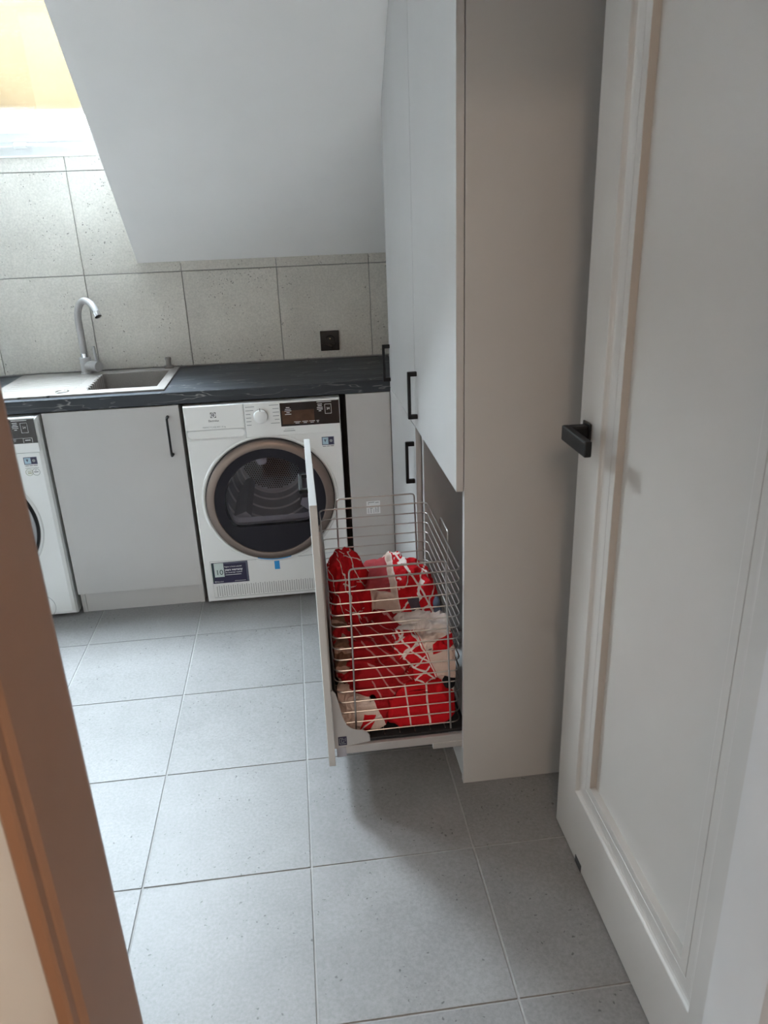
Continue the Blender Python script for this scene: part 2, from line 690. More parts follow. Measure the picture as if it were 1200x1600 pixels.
# back wall with tiles
bm = bmesh.new()
bx(bm, XL - 0.1, XR + 0.1, YW + 0.008, YW + 0.16, -0.1, 1.42)
bx(bm, NX - 0.02, SX + 0.02, YW + 0.008, YW + 0.05, 1.40, WZ0)
bx(bm, NX2 - 0.02, SX2 + 0.02, YW + 0.008, YW + 0.05, 1.40, WZ0)
wb = obj('wall_back', bm, grout, loc=(0, YW + 0.008, 0))
tag(wb, 'back wall of grey concrete look tiles above the dark worktop', 'wall', kind='structure')
TX, TW, TZ, TH = -0.0134, 0.4015, 1.3043, 0.4005
for i in range(-6, 4):
    for j in range(-1, 2):
        x0, x1 = TX + i * TW, TX + (i + 1) * TW
        z0, z1 = TZ + j * TH, TZ + (j + 1) * TH
        x0, x1 = max(x0, XL), min(x1, XR)
        rects = []
        if j == -1:
            rects.append((x0, x1, z0, z1))
        elif j == 0:
            z_lo = 1.36
            if x0 < SX < x1:
                g_ = 0.0015
                pts = [(x0 + g_, z0 + g_), (x1 - g_, z0 + g_), (x1 - g_, z_lo), (SX + 0.02, z_lo), (SX + 0.02, z1 - g_), (x0 + g_, z1 - g_)]
                obj('tile', prism(bmesh.new(), [(px, YW, pz) for px, pz in pts], (0, 0.012, 0)), wall_t, wb, loc=((x0 + x1) / 2, YW, (z0 + z1) / 2))
            else:
                for a, b_, h in ((x0, min(x1, NX - 0.02), z_lo), (max(x0, NX - 0.02), min(x1, SX + 0.02), z1), (max(x0, SX + 0.02), x1, z_lo)):
                    rects.append((a, b_, z0, h))
        else:
            rects.append((max(x0, NX - 0.02), min(x1, SX + 0.02), z0, min(z1, WZ0)))
        for a, b_, c_, d_ in rects:
            if b_ - a < 0.012 or d_ - c_ < 0.012:
                continue
            w, h = b_ - a - 0.003, d_ - c_ - 0.003
            bmt = bx(bmesh.new(), (a + b_) / 2 - w / 2, (a + b_) / 2 + w / 2, YW, YW + 0.012, (c_ + d_) / 2 - h / 2, (c_ + d_) / 2 + h / 2, 0.0009, 1)
            obj('tile', bmt, wall_t, wb, loc=((a + b_) / 2, YW, (c_ + d_) / 2))

# ceiling: sloped underside either side of the roof window shaft, flat part above
bm = bmesh.new()
ye = YW + 0.02
YR = YW - (2.75 - 1.790) / SLOPE
for xa, xb, dz in ((SX, SXW, -0.045), (SXW, XR + 0.1, 0), (SX2, SXW2, -0.045), (SXW2, NX, 0), (XL - 0.1, NX2, 0)):
    prism(bm, [(xa, ye, zs(ye)), (xa, YC, ZC), (xa, -2.30, ZC), (xa, -2.30, 2.75 + dz), (xa, YR, 2.75 + dz), (xa, ye, zo(ye) + dz)], (xb - xa, 0, 0))
yt_w = YW - 0.80 * 0.7393
zt_w = WZ0 + 0.80 * 0.6735
for xa, xb in ((NX, SX), (NX2, SX2)):
    prism(bm, [(xa, yt_w, zt_w), (xa, -0.62, 2.36), (xa, -0.62, ZC), (xa, -2.30, ZC), (xa, -2.30, 2.75), (xa, YR, 2.75), (xa, yt_w, zo(yt_w))], (xb - xa, 0, 0))
cl = obj('ceiling', bm, plaster, loc=(0.4, -0.3, ZC))
tag(cl, 'plain grey sloped ceiling coming down onto the tiled wall', 'ceiling', kind='structure')

bm = prism(bmesh.new(), [(XL - 0.15, -2.30, -0.1), (XL - 0.15, YW + 0.15, -0.1), (XL - 0.15, YW + 0.15, zs(YW)), (XL - 0.15, YC, ZC + 0.1), (XL - 0.15, -2.30, ZC + 0.1)], (0.15, 0, 0))
tag(obj('wall_left', bm, plaster_w, loc=(XL, -0.9, 0)), 'plain painted side wall beyond the washing machine', 'wall', kind='structure')
bm = prism(bmesh.new(), [(XR, -2.30, -0.1), (XR, YW + 0.15, -0.1), (XR, YW + 0.15, zs(YW)), (XR, YC, ZC + 0.1), (XR, -2.30, ZC + 0.1)], (0.15, 0, 0))
tag(obj('wall_right', bm, plaster_w, loc=(XR, -0.9, 0)), 'plain painted wall behind the tall grey cabinets', 'wall', kind='structure')

# door wall with the opening, and the hall the photograph is taken from
JX0, JX1, JY0, JY1 = 0.165, 0.985, -2.285, -2.140
bm = bmesh.new()
bx(bm, -2.20, JX0 - 0.03, -2.283, -2.160, -0.1, 2.7)
bx(bm, JX1 + 0.03, 2.4, -2.283, -2.160, -0.1, 2.7)
bx(bm, JX0 - 0.03, JX1 + 0.03, -2.283, -2.160, 2.08, 2.7)
wf = obj('wall_front', bm, hall_paint, loc=(0, -2.28, 0))
tag(wf, 'beige hall wall strip beside the shaded door frame at far left', 'wall', kind='structure')
bm = bmesh.new()
bx(bm, -2.20, JX0 - 0.03, -2.1595, -2.142, -0.1, 2.7)
bx(bm, JX0 - 0.03, JX1 + 0.03, -2.1595, -2.142, 2.08, 2.7)
tag(obj('wall_bounce_skin', bm, bounce_cream, loc=(0, -2.15, 0)), 'added cream wall skin left of the doorway that tunes bounce light', 'wall', kind='structure')  # unseen skin added over the wall to tune light bounced into the room
tag(box('wall_absorb_skin', JX1 + 0.03, 2.4, -2.1595, -2.142, -0.1, 2.7, absorb_dark, loc=(1.2, -2.15, 0)), 'added dark wall skin behind the open door that cuts bounce light', 'wall', kind='structure')  # unseen dark skin added to cut light bounced onto the cabinet side
bm = bmesh.new()
bx(bm, -1.95, 2.4, -4.5, -4.4, -0.1, 2.7)
bx(bm, -1.95, -1.4, -4.4, -2.283, -0.1, 2.7)
bx(bm, 1.9, 2.4, -4.4, -2.283, -0.1, 2.7)
bx(bm, -1.95, 2.4, -4.5, -2.2, 2.6, 2.75)
tag(obj('wall_hall', bm, hall_paint, loc=(0, -4.4, 0)), 'warm beige walls and ceiling of the hall behind the viewpoint', 'wall', kind='structure')
tag(box('floor_hall', -1.95, 2.4, -4.5, -2.302, -0.12, 0.0, hall_wood, loc=(0, -3.3, 0)), 'brown oak floor of the hall behind the viewpoint', 'floor', kind='structure')

# hall ceiling lamp
lamp = thing('ceiling_lamp', (0.45, -4.0, 2.6), 'round warm white ceiling lamp in the hall', 'lamp')
bm = lathe_z(bmesh.new(), 0.45, -4.0, [(0.26, 2.6), (0.26, 2.575), (0.25, 2.57)])
obj('lamp_base', bm, white_m, lamp, True)
m, nt, b = nodes_of('lamp_glow')
b.inputs['Base Color'].default_value = (0.9, 0.85, 0.75, 1)
b.inputs['Emission Color'].default_value = (1.0, 0.76, 0.58, 1)
b.inputs['Emission Strength'].default_value = 9.0
bm = lathe_z(bmesh.new(), 0.45, -4.0, [(0.245, 2.57), (0.235, 2.54), (0.17, 2.518), (0.03, 2.510)])
obj('lamp_diffuser', bm, m, lamp, True)

# roof window at the head of the shaft: boxes laid out in the roof plane (x, up the slope, outwards)
WO = Vector((0.0, YW, WZ0))


def rbx(bm, x0, x1, v0, v1, n0, n1, bev=0.0):
    t = bmesh.new()
    bx(t, x0, x1, v0, v1, n0, n1, bev)
    for v in t.verts:
        v.co = WO + Vector((v.co.x, 0, 0)) + SU * v.co.y + SN * v.co.z
    me_ = bpy.data.meshes.new('tmp')
    t.to_mesh(me_)
    t.free()
    bm.from_mesh(me_)
    bpy.data.meshes.remove(me_)
    return bm


win = thing('window_1', (-0.68, YW, WZ0), 'white framed roof window above the sink wall', 'window', kind='structure')
bm = bmesh.new()
LW = 0.80
rbx(bm, NX, SXW, 0.0, 0.048, -0.005, 0.10, 0.004)
rbx(bm, NX, SXW, LW - 0.048, LW, -0.005, 0.10, 0.004)
rbx(bm, NX, NX + 0.045, 0.04, LW - 0.04, -0.005, 0.10, 0.004)
rbx(bm, SXW - 0.045, SXW, 0.04, LW - 0.04, -0.005, 0.10, 0.004)
obj('window_frame', bm, pvc, win)
bm = bmesh.new()
rbx(bm, NX + 0.047, SXW - 0.047, 0.052, 0.112, 0.004, 0.085, 0.010)
rbx(bm, NX + 0.047, SXW - 0.047, LW - 0.14, LW - 0.05, 0.004, 0.085, 0.010)
rbx(bm, NX + 0.047, NX + 0.115, 0.052, LW - 0.05, 0.004, 0.085, 0.010)
rbx(bm, SXW - 0.115, SXW - 0.047, 0.052, LW - 0.05, 0.004, 0.085, 0.010)
sash = obj('sash', bm, pvc, win)
obj('pane', rbx(bmesh.new(), NX + 0.105, SXW - 0.105, 0.102, LW - 0.13, 0.050, 0.062), glass_w, sash)
bm = bmesh.new()
rbx(bm, -0.585, -0.535, 0.040, 0.062, -0.014, 0.006, 0.004)
rbx(bm, -0.560, -0.500, 0.046, 0.056, -0.010, 0.002, 0.002)
obj('latch', bm, pvc, sash)
bm = bx(bmesh.new(), NX, SX, YW - 0.006, YW + 0.03, WZ0 - 0.008, WZ0 + 0.002, 0.002)
obj('sill_trim', bm, pvc, win)

win2 = win.copy()  # added window out of view, brings more daylight onto doors and ceiling
win2.name = 'window_added'
C.objects.link(win2)
win2.location.x += NX2 - NX
win2['label'] = 'added white framed roof window out of view that brings in more daylight'
for ch in list(win.children):
    c2 = ch.copy()
    C.objects.link(c2)
    c2.parent = win2
    for g2 in list(ch.children):
        c3 = g2.copy()
        C.objects.link(c3)
        c3.parent = c2
grass = simple('garden_grass', (0.10, 0.14, 0.05), 0.95, var=0.3, scale=0.6)
tag(box('ground', -60, 60, -60, 60, -3.4, -3.0, grass, loc=(0, 0, -3.0)), 'green garden ground far below the windows', 'ground', kind='structure')

# neighbouring house seen through the window
nb = thing('neighbouring_house', (-1.2, 5.0, 0), 'bright ochre house wall seen through the window above the sink', 'building')
box('facade', -9, 6, 5.02, 5.3, -3.0, 3.6, facade, nb)
box('window_ledge', -3.4, -2.0, 4.92, 4.995, 2.38, 2.46, pvc, nb, 0.006)
box('window', -3.3, -2.15, 4.97, 4.996, 2.46, 3.4, pvc, nb, 0.006)

# ------------------------------------------------------------------ door frame and door
Z_T = 2.08
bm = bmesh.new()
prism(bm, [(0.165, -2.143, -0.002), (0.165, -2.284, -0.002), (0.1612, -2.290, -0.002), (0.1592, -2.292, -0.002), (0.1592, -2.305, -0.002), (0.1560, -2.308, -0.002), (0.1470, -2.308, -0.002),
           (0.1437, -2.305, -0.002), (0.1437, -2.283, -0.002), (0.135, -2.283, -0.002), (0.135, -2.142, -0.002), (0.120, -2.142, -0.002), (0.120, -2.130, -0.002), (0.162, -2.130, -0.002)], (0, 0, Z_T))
tag(obj('trim_1', bm, jamb_m, loc=(0.15, -2.2, 0), smooth=False), 'door frame post with dim warm shade in its colour, out of focus at far left', 'door frame', kind='structure')
bm = bmesh.new()
prism(bm, [(0.985, -2.143, -0.002), (0.985, -2.254, -0.002), (0.988, -2.262, -0.002), (1.000, -2.300, -0.002), (1.08, -2.300, -0.002), (1.08, -2.283, -0.002), (1.015, -2.283, -0.002), (1.015, -2.142, -0.002), (1.010, -2.142, -0.002), (0.987, -2.1405, -0.002)], (0, 0, Z_T))
tag(obj('trim_2', bm, jamb_g, loc=(1.0, -2.2, 0)), 'light grey door frame post at the far right beside the door hinge', 'door frame', kind='structure')
bm = bx(bmesh.new(), JX0 - 0.03, JX1 + 0.03, -2.30, -2.13, 2.045, 2.08, 0.002)
tag(obj('trim_3', bm, jamb_g, loc=(0.58, -2.2, 2.06)), 'grey door frame head over the doorway', 'door frame', kind='structure')

# door: open at right angles, face towards -X
DX = 1.027
DY0, DY1 = -2.155, -1.388     # hinge edge, leading edge
DZ0, DZ1 = 0.006, 2.04
door = thing('door_1', (DX + 0.02, DY0, 0), 'grey panelled interior door standing open at the right', 'door', kind='structure')
bm = bmesh.new()
PY0, PY1, PZ0, PZ1 = DY0 + 0.108, DY1 - 0.108, 0.19, 1.93    # field inside the stiles
# profile from stile inwards: (inset, depth into door)
PROF = [(0.0, 0.0), (0.002, 0.0010), (0.005, 0.0046), (0.009, 0.0078), (0.014, 0.0094), (0.020, 0.0100), (0.0365, 0.0100), (0.0370, 0.0108), (0.0378, 0.0108), (0.0383, 0.0100), (0.0575, 0.0100), (0.0590, 0.0106), (0.0600, 0.0250), (0.0615, 0.0255)]


def rect_ring(bm, ins, dep, side):
    x = (DX + dep) if side < 0 else (DX + 0.054 - dep)
    return [bm.verts.new(p) for p in ((x, PY0 + ins, PZ0 + ins), (x, PY1 - ins, PZ0 + ins), (x, PY1 - ins, PZ1 - ins), (x, PY0 + ins, PZ1 - ins))]


for side in (-1, 1):
    x = DX if side < 0 else DX + 0.054
    outer = [bm.verts.new(p) for p in ((x, DY0, DZ0), (x, DY1, DZ0), (x, DY1, DZ1), (x, DY0, DZ1))]
    prev = outer
    for ins, dep in PROF:
        ring = rect_ring(bm, ins, dep, side)
        for k in range(4):
            bm.faces.new((prev[k], prev[(k + 1) % 4], ring[(k + 1) % 4], ring[k]))
        prev = ring
    bm.faces.new(prev)
    if side < 0:
        fo = outer
    else:
        for k in range(4):
            bm.faces.new((fo[k], outer[k], outer[(k + 1) % 4], fo[(k + 1) % 4]))
obj('door_leaf', bm, door_m, door)
# drop seal end under the leaf
box('drop_seal', DX - 0.0012, DX + 0.03, -1.565, -1.528, 0.004, 0.024, gasket, door)
# lever handle: rose, stem and angled flat grip
bm = bmesh.new()
hz, hy = 1.064, -1.432
bx(bm, DX - 0.005, DX, hy - 0.020, hy + 0.020, hz - 0.022, hz + 0.022, 0.002)
obj('rose', bm, black_m, door)
bm = bmesh.new()
bx(bm, DX - 0.040, DX - 0.004, hy - 0.013, hy + 0.013, hz - 0.016, hz + 0.016, 0.003)
bx(bm, DX - 0.052, DX - 0.037, hy - 0.118, hy + 0.014, hz - 0.016, hz + 0.016, 0.003)
obj('lever', bm, black_m, door)

# ------------------------------------------------------------------ tall cabinets (doors face -X)
XD, XC, XB = 0.797, 0.8165, 1.40


def bar_handle(parent, axis, centre, length, proj=0.029, th=0.014, w=0.012):
    """Flat black D handle. axis 'z' or 'y' on a -X facing door."""
    x, y, z = centre
    bm = bmesh.new()
    h = length / 2
    if axis == 'z':
        bx(bm, x - proj, x - proj + th * 0.7, y - w / 2, y + w / 2, z - h, z + h, 0.002)
        for s in (-1, 1):
            zz = z + s * (h - th / 2)
            bx(bm, x - proj + 0.002, x, y - w / 2, y + w / 2, zz - th / 2, zz + th / 2, 0.0015)
    else:
        bx(bm, x - proj, x - proj + th * 0.7, y - h, y + h, z - w / 2, z + w / 2, 0.002)
        for s in (-1, 1):
            yy = y + s * (h - th / 2)
            bx(bm, x - proj + 0.002, x, yy - th / 2, yy + th / 2, z - w / 2, z + w / 2, 0.0015)
    return obj('handle', bm, black_m, parent)


ZTOP = 2.40
YN0, YN1 = -1.215, -0.6175      # near unit
near = thing('tall_cabinet', (1.1, -0.92, 0), 'tall grey cabinet with its wire laundry basket pulled out, beside the open door', 'cabinet')
box('side_panel', XC, XB, YN0, YN0 + 0.018, 0, ZTOP, cab, near, 0.0008)
box('side_panel', XC, XB, YN1 - 0.018, YN1, 0, ZTOP, cab, near, 0.0008)
box('back_panel', XB - 0.01, XB, YN0 + 0.018, YN1 - 0.018, 0.09, ZTOP, cab_in, near)
box('bottom_panel', XC, XB - 0.01, YN0 + 0.018, YN1 - 0.018, 0.092, 0.110, cab, near)
box('shelf', XC, XB - 0.01, YN0 + 0.018, YN1 - 0.018, 0.868, 0.886, cab, near)
box('top_panel', XC, XB - 0.01, YN0 + 0.018, YN1 - 0.018, ZTOP - 0.018, ZTOP, cab, near)
box('plinth', XC + 0.004, XC + 0.022, YN0 + 0.018, YN1 - 0.018, 0.0, 0.090, cab, near)
d = box('upper_door', XD, XD + 0.0178, YN0 + 0.001, YN1 + 0.0035, 0.8735, ZTOP, cab, near, 0.001)
bar_handle(d, 'z', (XD, -0.648, 0.984), 0.145)

far = thing('tall_cabinet', (1.1, -0.30, 0), 'tall grey cabinet between the worktop end and the open laundry basket', 'cabinet')
YF0, YF1 = -0.6165, 0.0
yt = YW - (ZTOP - 1.344) / SLOPE


def clip_prism(bm, x0, x1, y0, y1, z0, margin=0.004):
    """Upright panel whose top follows the sloped ceiling."""
    pts = [(x0, y0, z0), (x0, y1, z0), (x0, y1, min(ZTOP, zs(y1) - margin))]
    if y0 < yt < y1:
        pts.append((x0, yt, ZTOP - margin))
    pts.append((x0, y0, min(ZTOP, zs(y0) - margin)))
    return prism(bm, pts, (x1 - x0, 0, 0))


obj('side_panel', clip_prism(bmesh.new(), XC, XB, YF0, YF0 + 0.018, 0, 0.01), cab, far)
obj('side_panel', clip_prism(bmesh.new(), XC, XB, YF1 - 0.018, YF1, 0, 0.01), cab, far)
obj('back_panel', clip_prism(bmesh.new(), XB - 0.01, XB, YF0 + 0.018, YF1 - 0.018, 0.09, 0.01), cab_in, far)
box('bottom_panel', XC, XB - 0.01, YF0 + 0.018, YF1 - 0.018, 0.092, 0.110, cab, far)
box('shelf', XC, XB - 0.01, YF0 + 0.018, YF1 - 0.018, 0.868, 0.886, cab, far)
box('plinth', XC + 0.004, XC + 0.022, YF0 + 0.018, YF1 - 0.018, 0.0, 0.090, cab, far)
d = obj('upper_door', clip_prism(bmesh.new(), XD, XD + 0.0178, -0.6105, 0.009, 0.8735), cab, far)
bar_handle(d, 'z', (XD, -0.012, 0.970), 0.140)
d = box('lower_door', XD, XD + 0.0178, -0.600, 0.009, 0.092, 0.8700, cab, far, 0.001)
bar_handle(d, 'z', (XD, -0.568, 0.746), 0.140)

# pull-out: front, runners, brackets, wire basket
PX = 0.446
front = box('pull_out_front', PX, PX + 0.0178, -1.213, -0.632, 0.107, 0.8665, cab, near, 0.001)
bar_handle(front, 'y', (PX, -0.916, 0.822), 0.140, proj=0.024)
for s, y in ((-1, -1.186), (1, -0.652)):
    bm = bmesh.new()
    bx(bm, 0.474, 1.02, y - 0.006, y + 0.006, 0.126, 0.152, 0.002)
    bx(bm, 0.735, 1.25, y - 0.009, y + 0.003, 0.112, 0.132, 0.002)
    rl = obj('runner', bm, rail_m, near)
    box('runner_cap', 0.470, 0.496, y - 0.0075, y + 0.0075, 0.118, 0.151, plastic_g, rl, 0.002)
    bm = bmesh.new()
    pts = [(0.4645, 0.335), (0.470, 0.338), (0.477, 0.325), (0.484, 0.290), (0.491, 0.250), (0.500, 0.226), (0.512, 0.212), (0.528, 0.205), (0.545, 0.202),
           (0.555, 0.195), (0.561, 0.183), (0.562, 0.164), (0.4645, 0.150)]
    prism(bm, [(px, y - 0.010, pz) for px, pz in pts], (0, 0.002, 0))
    br = obj('front_bracket', bm, rail_m, near)
    if s < 0:
        yb = y - 0.0102
        em = decal('maker_badge', 0.4755, 0.4985, 0.160, 0.188, yb, navy, br)
        em['label'] = 'small dark blue square badge'
        bm = bmesh.new()
        for x0, x1, z0, z1 in ((0.4785, 0.4800, 0.165, 0.184), (0.4785, 0.4890, 0.1825, 0.184), (0.4785, 0.4955, 0.1645, 0.166), (0.4835, 0.4848, 0.169, 0.180),
                               (0.4835, 0.4925, 0.1788, 0.180), (0.4835, 0.4910, 0.1690, 0.1703), (0.4895, 0.4908, 0.1690, 0.1755), (0.4940, 0.4953, 0.172, 0.184)):
            bx(bm, x0, x1, yb - 0.0010, yb - 0.0006, z0, z1)
        obj('badge_emblem', bm, print_g, br)['kind'] = 'stuff'
    box('front_stay', 0.4642, 0.468, y - 0.006, y + 0.006, 0.33, 0.79, rail_m, near)

BX0, BX1, BY0, BY1 = 0.4775, 0.818, -1.168, -0.668


def rrect(x0, x1, y0, y1, z, r=0.02, n=5):
    pts = []
    for cx, cy, a in ((x1 - r, y1 - r, 0), (x0 + r, y1 - r, 90), (x0 + r, y0 + r, 180), (x1 - r, y0 + r, 270)):
        for k in range(n + 1):
            t = math.radians(a + 90 * k / n)
            pts.append((cx + r * math.cos(t), cy + r * math.sin(t), z))
    return pts


def rounded_path(pts, r=0.012, n=4):
    out = [Vector(pts[0])]
    for i in range(1, len(pts) - 1):
        a, b_, c_ = Vector(pts[i - 1]), Vector(pts[i]), Vector(pts[i + 1])
        u, v = (a - b_).normalized(), (c_ - b_).normalized()
        p, q = b_ + u * r, b_ + v * r
        for k in range(n + 1):
            t = k / n
            out.append(p * (1 - t) ** 2 + b_ * 2 * t * (1 - t) + q * t * t)
    out.append(Vector(pts[-1]))
    return out


ZB = 0.160
bm = tube(bmesh.new(), rrect(BX0, BX1, BY0, BY1, 0.643), 0.0024, 8, closed=True)
basket = obj('wire_basket', bm, wire_m, near, True)
basket['label'] = 'steel wire laundry basket'
box('gap_shade_sheet', 0.470, 0.835, -1.172, -0.664, 0.146, 0.1545, gasket, near, 0.002)  # added dark sheet, stands in for the shade in the gap below
# rings
ring_me = None
for k in range(1, 15):
    z = 0.643 - 0.0333 * k
    if ring_me is None:
        bm = tube(bmesh.new(), [Vector(p) - Vector((0, 0, 0.643)) for p in rrect(BX0, BX1, BY0, BY1, 0.643)], 0.0018, 6, closed=True)
        ro = obj('wire', bm, wire_m, basket, True, loc=(0, 0, 0))
        ring_me = ro.data
        ro.location.z += z
        po = origin_of(basket)
    else:
        ro = bpy.data.objects.new('wire', ring_me)
        C.objects.link(ro)
        ro.parent = basket
        ro.location = Vector((0, 0, z)) - po
o_in = 0.0042
for y, s in ((BY0, -1), (BY1, 1)):
    yy = y + s * o_in
    top = 0.674
    pts = rounded_path([(0.527, yy, ZB), (0.532, yy, top), (0.779, yy, top), (0.790, yy, ZB)], 0.012)
    obj('wire', tube(bmesh.new(), pts, 0.0026, 8), wire_m, basket, True)
for x, s in ((BX0, -1), (BX1, 1)):
    xx = x + s * o_in
    pts = rounded_path([(xx, -0.985, ZB), (xx, -0.985, 0.674), (xx, -0.875, 0.674), (xx, -0.875, ZB)], 0.012)
    obj('wire', tube(bmesh.new(), pts, 0.0026, 8), wire_m, basket, True)
for k in range(1, 8):
    x = BX0 + (BX1 - BX0) * k / 8
    obj('wire', tube(bmesh.new(), [(x, BY0, ZB), (x, BY1, ZB)], 0.0018, 6), wire_m, basket, True)
for k in range(1, 6):
    y = BY0 + (BY1 - BY0) * k / 6
    obj('wire', tube(bmesh.new(), [(BX0, y, ZB + 0.004), (BX1, y, ZB + 0.004)], 0.0018, 6), wire_m, basket, True)

# ------------------------------------------------------------------ base units
sc_ = thing('sink_cabinet', (-0.268, 0.3, 0), 'grey base cabinet with a slim black handle under the sink', 'cabinet')
CX0, CX1 = -0.5193, -0.0170
for a, b_ in ((CX0 + 0.002, CX0 + 0.020), (CX1 - 0.020, CX1 - 0.002)):
    box('side_panel', a, b_, 0.034, 0.56, 0.0, 0.852, cab, sc_, 0.0008)
box('back_panel', CX0 + 0.02, CX1 - 0.02, 0.552, 0.56, 0.09, 0.852, cab_in, sc_)
box('bottom_panel', CX0 + 0.02, CX1 - 0.02, 0.034, 0.552, 0.09, 0.108, cab, sc_)
box('plinth', CX0 + 0.0205, CX1 - 0.0205, 0.037, 0.053, 0.0, 0.0895, cab, sc_)
d = box('door', CX0, CX1, 0.016, 0.0335, 0.0905, 0.851, cab, sc_, 0.0012)
bm = bmesh.new()
hx = -0.0612
tube(bm, rounded_path([(hx, 0.016, 0.809), (hx, -0.012, 0.809), (hx, -0.012, 0.660), (hx, 0.016, 0.660)], 0.006, 4), 0.0044, 10)
for z in (0.809, 0.660):
    cyl(bm, (hx, 0.016, z), (hx, 0.002, z), 0.0058, n=16)
obj('handle', bm, black_m, d, True)

fp = thing('filler_panel', (0.708, 0.025, 0), 'narrow grey filler panel with a white sticker right of the dryer', 'cabinet panel')
box('panel', 0.6215, 0.7955, 0.016, 0.034, 0.076, 0.8525, cab, fp, 0.001)
box('plinth', 0.6215, 0.815, 0.060, 0.076, 0.0, 0.0755, cab, fp)
box('side_panel', 0.6235, 0.6415, 0.0345, 0.56, 0.0, 0.852, cab, fp)
st = decal('sticker', 0.683, 0.740, 0.347, 0.403, 0.016, print_w, fp)
bars('print', [(0.691, 0.716, 0.396, 0.399), (0.691, 0.693, 0.388, 0.399), (0.720, 0.734, 0.394, 0.397), (0.693, 0.712, 0.376, 0.379), (0.697, 0.708, 0.370, 0.3725), (0.700, 0.7025, 0.350, 0.368),
              (0.690, 0.692, 0.350, 0.372), (0.712, 0.7135, 0.350, 0.366), (0.720, 0.7225, 0.352, 0.374), (0.730, 0.7325, 0.352, 0.380), (0.726, 0.7272, 0.350, 0.368)], 0.0154, print_g, st)

# worktop with the sink cut-out
SKX0, SKX1, SKY0, SKY1 = -0.733, -0.068, 0.062, 0.541
ZT, ZBT = 0.8997, 0.8540
bm = bmesh.new()
wx0, wx1, wy0, wy1 = XL + 0.002, 0.86, 0.0197, YW - 0.001
cx0, cx1, cy0, cy1 = SKX0 + 0.012, SKX1 - 0.012, SKY0 + 0.012, SKY1 - 0.012
ox = [(wx0, wy0), (wx1, wy0), (wx1, wy1), (wx0, wy1)]
ix = [(cx0, cy0), (cx1, cy0), (cx1, cy1), (cx0, cy1)]
for z, f in ((ZT, 1), (ZBT, 0)):
    A = [bm.verts.new((x, y, z)) for x, y in ox]
    B = [bm.verts.new((x, y, z)) for x, y in ix]
    for k in range(4):
        bm.faces.new((A[k], A[(k + 1) % 4], B[(k + 1) % 4], B[k]))
    if f:
        T = (A, B)
for k in range(4):
    bm.faces.new((T[0][k], T[0][(k + 1) % 4], A[(k + 1) % 4], A[k]))
    bm.faces.new((T[1][k], T[1][(k + 1) % 4], B[(k + 1) % 4], B[k]))
bm.edges.ensure_lookup_table()
fe = [e for e in bm.edges if all(abs(v.co.y - wy0) < 1e-5 for v in e.verts) and abs(e.verts[0].co.z - e.verts[1].co.z) < 1e-5]
bmesh.ops.bevel(bm, geom=fe, offset=0.003, segments=3, profile=0.5, affect='EDGES')
wt = obj('worktop', bm, slate, loc=(-0.4, 0.3, ZBT))
tag(wt, 'dark slate worktop with pale veins running along the tiled wall', 'worktop')

# sink: rim plate, drainboard with ridges, bowl
sk = thing('kitchen_sink', (-0.4, 0.3, ZT), 'taupe granite inset sink with a ridged drainboard on the dark worktop', 'sink')
BWX0, BWX1, BWY0, BWY1 = -0.405, -0.104, 0.128, 0.476
ZR = ZT + 0.0075
bm = bmesh.new()
# bowl edge path: left side slanted and scalloped
edge = [(BWX1, BWY0), (BWX1, BWY1), (BWX0 + 0.022, BWY1)]
ns = 9
scal = []
for k in range(ns):
    ya = BWY1 - (BWY1 - BWY0) * (k / ns) * 0.93
    yb = BWY1 - (BWY1 - BWY0) * ((k + 0.55) / ns) * 0.93
    xa = BWX0 + 0.022 + 0.012 * k / ns
    scal += [(xa, ya - 0.006), (xa - 0.010, ya - 0.010), (xa - 0.010, yb), (xa, yb - 0.004)]
edge += scal + [(BWX0 + 0.034, BWY0)]
orim = []


def to_outer(p):
    cx, cy = (BWX0 + BWX1) / 2, (BWY0 + BWY1) / 2
    dx, dy = p[0] - cx, p[1] - cy
    ts = []
    if dx > 1e-9: ts.append((SKX1 - cx) / dx)
    if dx < -1e-9: ts.append((SKX0 - cx) / dx)
    if dy > 1e-9: ts.append((SKY1 - cy) / dy)
    if dy < -1e-9: ts.append((SKY0 - cy) / dy)
    t = min(ts)
    return (cx + dx * t, cy + dy * t)


# insert the four outer corners by exact angular order
items = [(p, to_outer(p)) for p in edge]
A = [bm.verts.new((p[0], p[1], ZR)) for p, q in items]
Bt = [bm.verts.new((q[0], q[1], ZR)) for p, q in items]
Bb = [bm.verts.new((q[0], q[1], ZT + 0.0003)) for p, q in items]
n = len(items)
corners = {(0, 1): (SKX1, SKY1)}
for k in range(n):
    j = (k + 1) % n
    q0, q1 = items[k][1], items[j][1]
    extra = None
    same = abs(q0[0] - q1[0]) < 1e-6 or abs(q0[1] - q1[1]) < 1e-6
    if not same:
        xs = q0[0] if abs(q0[0] - SKX0) < 1e-6 or abs(q0[0] - SKX1) < 1e-6 else q1[0]
        ys = q0[1] if abs(q0[1] - SKY0) < 1e-6 or abs(q0[1] - SKY1) < 1e-6 else q1[1]
        et = bm.verts.new((xs, ys, ZR))
        eb = bm.verts.new((xs, ys, ZT + 0.0003))
        bm.faces.new((A[k], A[j], Bt[j], et, Bt[k]))
        bm.faces.new((Bt[k], et, eb, Bb[k]))
        bm.faces.new((et, Bt[j], Bb[j], eb))
    else:
        bm.faces.new((A[k], A[j], Bt[j], Bt[k]))
        bm.faces.new((Bt[k], Bt[j], Bb[j], Bb[k]))
obj('rim', bm, sink_m, sk)
bm = bmesh.new()
cxm, cym = (BWX0 + BWX1) / 2 + 0.01, (BWY0 + BWY1) / 2
